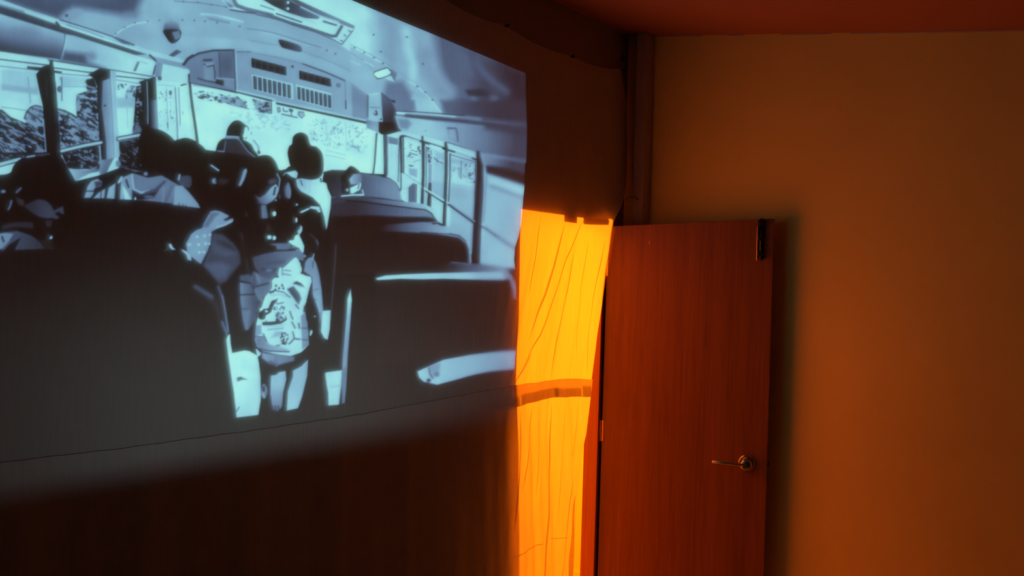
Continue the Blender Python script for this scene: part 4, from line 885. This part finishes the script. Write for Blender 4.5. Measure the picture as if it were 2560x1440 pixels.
for x, y in ((1300, 75), (1385, 70), (1340, 110), (1290, 130), (1400, 110), (1225, 165), (1260, 155)):
    dot(J_, x, y, 15, .15, 18)
poly(J_, [(1530, 45), (1580, 15), (1640, 40), (1710, 112), (1600, 80)], .1, 2.5); poly(J_, [(1450, 120), (1540, 80), (1620, 180), (1645, 245), (1610, 330), (1550, 250)], .3, 4); line(J_, [(1560, 60), (1720, 110)], 16, .9, 3)
for p in ([(1490, 420), (1510, 480), (1530, 520)], [(1520, 560), (1560, 640)], [(1570, 330), (1610, 380)], [(1690, 350), (1680, 420)], [(1610, 580), (1620, 640)], [(1530, 690), (1550, 780), (1480, 850)], [(1130, 720), (1170, 810)], [(1560, 780), (1620, 790)]):
    line(J_, p, 16, .15, 3)
poly(J_, [(1340, 700), (1450, 690), (1480, 760), (1450, 860), (1370, 850), (1360, 760)], ('n', .1, .98, .5, 5, 6, .3, 75), 2); line(J_, [(1190, 660), (1300, 650), (1400, 640)], 12, .55, 4); line(J_, [(1150, 610), (1300, 620), (1430, 590)], 16, .8, 4)
poly(J_, [(1400, 820), (1450, 830), (1430, 865), (1370, 850)], .1, 2); line(J_, [(1310, 870), (1350, 870)], 14, .25, 3); poly(J_, [(1300, 680), (1370, 690), (1340, 750), (1230, 770)], .75, 6)
poly(J_, [(1105, 960), (1290, 990), (1560, 1020), (1550, 1080), (1420, 1110), (1310, 1140), (1200, 1110), (1110, 1040)], ((1150, 1000), .64, (1500, 1060), .5), 6); line(J_, [(1300, 1000), (1310, 1140)], 30, .48, 8); line(J_, [(1220, 1100), (1280, 1120)], 40, .3, 10)
poly(J_, [(1290, 985), (1500, 1000), (1640, 960), (1500, 1010)], 1.0, 2)
poly(L_, [(1228, 470), (1300, 460), (1340, 425), (1430, 408), (1442, 520), (1400, 700), (1385, 880), (1330, 950), (1250, 920), (1222, 700)], ((1300, 600), .82, (1300, 950), .46), 3)
poly(L_, [(1530, 405), (1640, 350), (1738, 255), (1725, 480), (1655, 760), (1600, 908), (1445, 940), (1460, 680), (1530, 480)], ((1650, 400), .78, (1540, 850), .84), 2)
for x in (1250, 1290, 1330):
    line(L_, [(x, 880), (x + 8, 960)], 16, .2, 5)
poly(L_, [(1025, 110), (1045, 120), (1095, 170), (1090, 200), (1050, 225), (1035, 160)], .92); dot(L_, 1140, 680, 42, .7, 100, soft=3); dot(L_, 1130, 650, 18, .15, 45, soft=3); line(L_, [(1150, 600), (1160, 740)], 10, .3, 3)
poly(J_, [(1755, 740), (1765, 680), (1790, 660), (1800, 690), (1780, 740)], .93, 2); dot(J_, 1830, 485, 14, .72, soft=3)
# picture edge; stray projector light and its soft shadow edge below, painted into the colours
yy, xx = np.mgrid[0:PH, 0:PW].astype(np.float32); xx += PX0; yy += PY0
def ramp(a, lo, hi):
    k = np.clip((a - lo) / (hi - lo), 0, 1)
    return k * k * (3 - 2 * k)
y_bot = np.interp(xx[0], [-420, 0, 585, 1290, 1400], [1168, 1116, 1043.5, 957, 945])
def blur(a, r):
    for ax in (0, 1):
        for _ in range(2):
            c = np.cumsum(np.pad(a, [(r + 1, r) if k == ax else (0, 0) for k in (0, 1)], mode='edge'), axis=ax, dtype=np.float64)
            n = a.shape[ax]; w = 2 * r + 1
            a = ((np.take(c, range(w, w + n), ax) - np.take(c, range(0, n), ax)) / w).astype(np.float32)
    return a
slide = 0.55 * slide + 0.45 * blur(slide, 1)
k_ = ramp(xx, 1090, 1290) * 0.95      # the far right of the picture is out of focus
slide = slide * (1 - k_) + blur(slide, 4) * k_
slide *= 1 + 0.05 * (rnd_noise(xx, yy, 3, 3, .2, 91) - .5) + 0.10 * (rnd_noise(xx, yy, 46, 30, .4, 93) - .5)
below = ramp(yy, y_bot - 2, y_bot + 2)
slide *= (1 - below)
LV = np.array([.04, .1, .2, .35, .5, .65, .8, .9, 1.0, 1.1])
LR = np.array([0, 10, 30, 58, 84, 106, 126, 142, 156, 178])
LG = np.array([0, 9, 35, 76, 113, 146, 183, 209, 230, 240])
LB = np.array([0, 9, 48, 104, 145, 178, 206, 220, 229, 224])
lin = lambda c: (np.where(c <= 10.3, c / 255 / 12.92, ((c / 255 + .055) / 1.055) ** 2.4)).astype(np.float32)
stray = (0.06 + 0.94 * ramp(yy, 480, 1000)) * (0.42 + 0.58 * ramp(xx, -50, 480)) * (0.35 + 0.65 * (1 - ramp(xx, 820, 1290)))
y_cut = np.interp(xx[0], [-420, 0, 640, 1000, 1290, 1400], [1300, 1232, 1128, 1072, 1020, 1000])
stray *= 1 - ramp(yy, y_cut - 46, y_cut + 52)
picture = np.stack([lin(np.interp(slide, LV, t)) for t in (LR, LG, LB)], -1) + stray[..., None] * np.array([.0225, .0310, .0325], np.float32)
# the slide thrown on the sheets: a film of light hugging the cloth, one colour per point
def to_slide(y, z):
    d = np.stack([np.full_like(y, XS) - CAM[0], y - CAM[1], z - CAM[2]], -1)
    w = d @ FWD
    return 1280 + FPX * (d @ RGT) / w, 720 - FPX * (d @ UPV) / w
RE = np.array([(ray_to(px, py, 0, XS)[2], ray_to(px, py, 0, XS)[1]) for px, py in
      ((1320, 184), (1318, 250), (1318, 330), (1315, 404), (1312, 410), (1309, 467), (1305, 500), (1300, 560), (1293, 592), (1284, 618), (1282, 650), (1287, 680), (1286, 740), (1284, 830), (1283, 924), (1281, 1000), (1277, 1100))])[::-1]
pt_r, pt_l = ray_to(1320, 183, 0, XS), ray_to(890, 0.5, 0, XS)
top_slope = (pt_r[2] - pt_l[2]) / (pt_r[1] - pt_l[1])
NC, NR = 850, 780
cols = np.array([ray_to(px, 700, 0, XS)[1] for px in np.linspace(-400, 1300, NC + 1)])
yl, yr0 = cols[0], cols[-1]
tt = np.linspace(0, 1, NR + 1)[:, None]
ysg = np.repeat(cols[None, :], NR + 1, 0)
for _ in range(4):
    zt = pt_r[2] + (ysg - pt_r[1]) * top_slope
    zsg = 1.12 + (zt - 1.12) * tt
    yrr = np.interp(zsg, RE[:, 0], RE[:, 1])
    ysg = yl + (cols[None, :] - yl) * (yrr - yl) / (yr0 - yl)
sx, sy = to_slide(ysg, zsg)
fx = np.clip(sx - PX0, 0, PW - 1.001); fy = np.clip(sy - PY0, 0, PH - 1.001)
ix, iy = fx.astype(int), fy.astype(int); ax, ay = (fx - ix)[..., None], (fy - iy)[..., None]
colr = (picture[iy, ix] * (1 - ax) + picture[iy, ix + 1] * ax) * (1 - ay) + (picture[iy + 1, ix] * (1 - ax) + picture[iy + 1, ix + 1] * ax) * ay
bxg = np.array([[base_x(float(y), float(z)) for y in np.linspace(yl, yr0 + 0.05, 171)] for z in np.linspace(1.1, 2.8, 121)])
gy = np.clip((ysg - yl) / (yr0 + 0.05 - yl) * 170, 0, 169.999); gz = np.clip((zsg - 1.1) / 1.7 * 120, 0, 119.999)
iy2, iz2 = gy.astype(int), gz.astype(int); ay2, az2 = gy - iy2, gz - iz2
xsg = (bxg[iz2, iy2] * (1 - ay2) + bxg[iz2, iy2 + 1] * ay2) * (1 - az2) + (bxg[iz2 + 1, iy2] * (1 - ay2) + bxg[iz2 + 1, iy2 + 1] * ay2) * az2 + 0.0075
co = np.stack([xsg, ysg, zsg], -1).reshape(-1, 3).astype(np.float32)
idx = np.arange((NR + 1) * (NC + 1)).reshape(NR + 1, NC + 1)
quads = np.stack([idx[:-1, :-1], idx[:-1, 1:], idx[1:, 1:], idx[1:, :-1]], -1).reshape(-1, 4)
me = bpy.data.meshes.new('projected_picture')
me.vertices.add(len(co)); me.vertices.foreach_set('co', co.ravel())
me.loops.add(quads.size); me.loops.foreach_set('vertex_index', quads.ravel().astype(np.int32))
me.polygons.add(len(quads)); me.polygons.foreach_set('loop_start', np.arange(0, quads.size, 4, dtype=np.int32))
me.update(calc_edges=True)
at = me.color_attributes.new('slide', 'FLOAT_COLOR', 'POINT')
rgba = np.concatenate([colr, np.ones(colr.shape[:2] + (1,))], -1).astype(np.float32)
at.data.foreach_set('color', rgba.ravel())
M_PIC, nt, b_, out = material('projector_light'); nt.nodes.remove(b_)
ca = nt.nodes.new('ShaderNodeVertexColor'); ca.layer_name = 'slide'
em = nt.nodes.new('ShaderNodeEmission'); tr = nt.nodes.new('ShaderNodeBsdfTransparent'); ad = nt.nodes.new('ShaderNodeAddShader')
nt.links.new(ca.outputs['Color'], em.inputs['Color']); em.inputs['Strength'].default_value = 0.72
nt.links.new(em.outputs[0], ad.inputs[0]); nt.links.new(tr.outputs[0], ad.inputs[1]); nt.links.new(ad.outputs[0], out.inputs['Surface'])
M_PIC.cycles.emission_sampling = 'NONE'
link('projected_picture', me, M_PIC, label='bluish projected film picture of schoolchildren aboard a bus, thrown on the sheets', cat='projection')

# ---------------------------------------------------------------- nails, thread
NLAB = ['nail holding the sheet hem, leftmost of the three near the ceiling', 'nail holding the sheet hem, middle one of three near the ceiling', 'nail at the upper right corner of the sheet beside the corner post']
for p, lb in zip(NP, NLAB):
    bm = bmesh.new(); q = Vector(p)
    tube(bm, [(-0.004, q.y, q.z), (0.032, q.y, q.z + 0.002)], 0.0026, 8)
    tube(bm, [(0.032, q.y, q.z + 0.002), (0.036, q.y, q.z + 0.002)], 0.0085, 12)
    link('nail', done(bm, 'nail'), M_NAIL, label=lb, cat='nail', group='nails along the top of the sheet')
p = ray_to(1553, 146, 0, 0.0)
bm = bmesh.new(); tube(bm, [(-0.004, p[1], p[2] - 0.012), (0.006, p[1], p[2] - 0.008), (0.010, p[1], p[2] + 0.016)], [0.006, 0.009, 0.005], 10)
link('wall_plug', done(bm, 'wall_plug', smooth=True), M_NAIL, label='dark plug stuck in the bare wall above the sheet corner nail', cat='wall plug')
tp = [ray_to(px, py, 1, 0.20) for px, py in ((1564, 501), (1570, 494), (1578, 491), (1587, 493), (1592, 497), (1598, 500))]
bm = bmesh.new(); tube(bm, [tuple(q) for q in tp], [0.0016, 0.0016, 0.0015, 0.0016, 0.0022, 0.001], 6)
link('loose_thread', done(bm, 'loose_thread', smooth=True), M_THREAD, label='loose dark thread curling from the frayed sheet edge over the door', cat='thread')
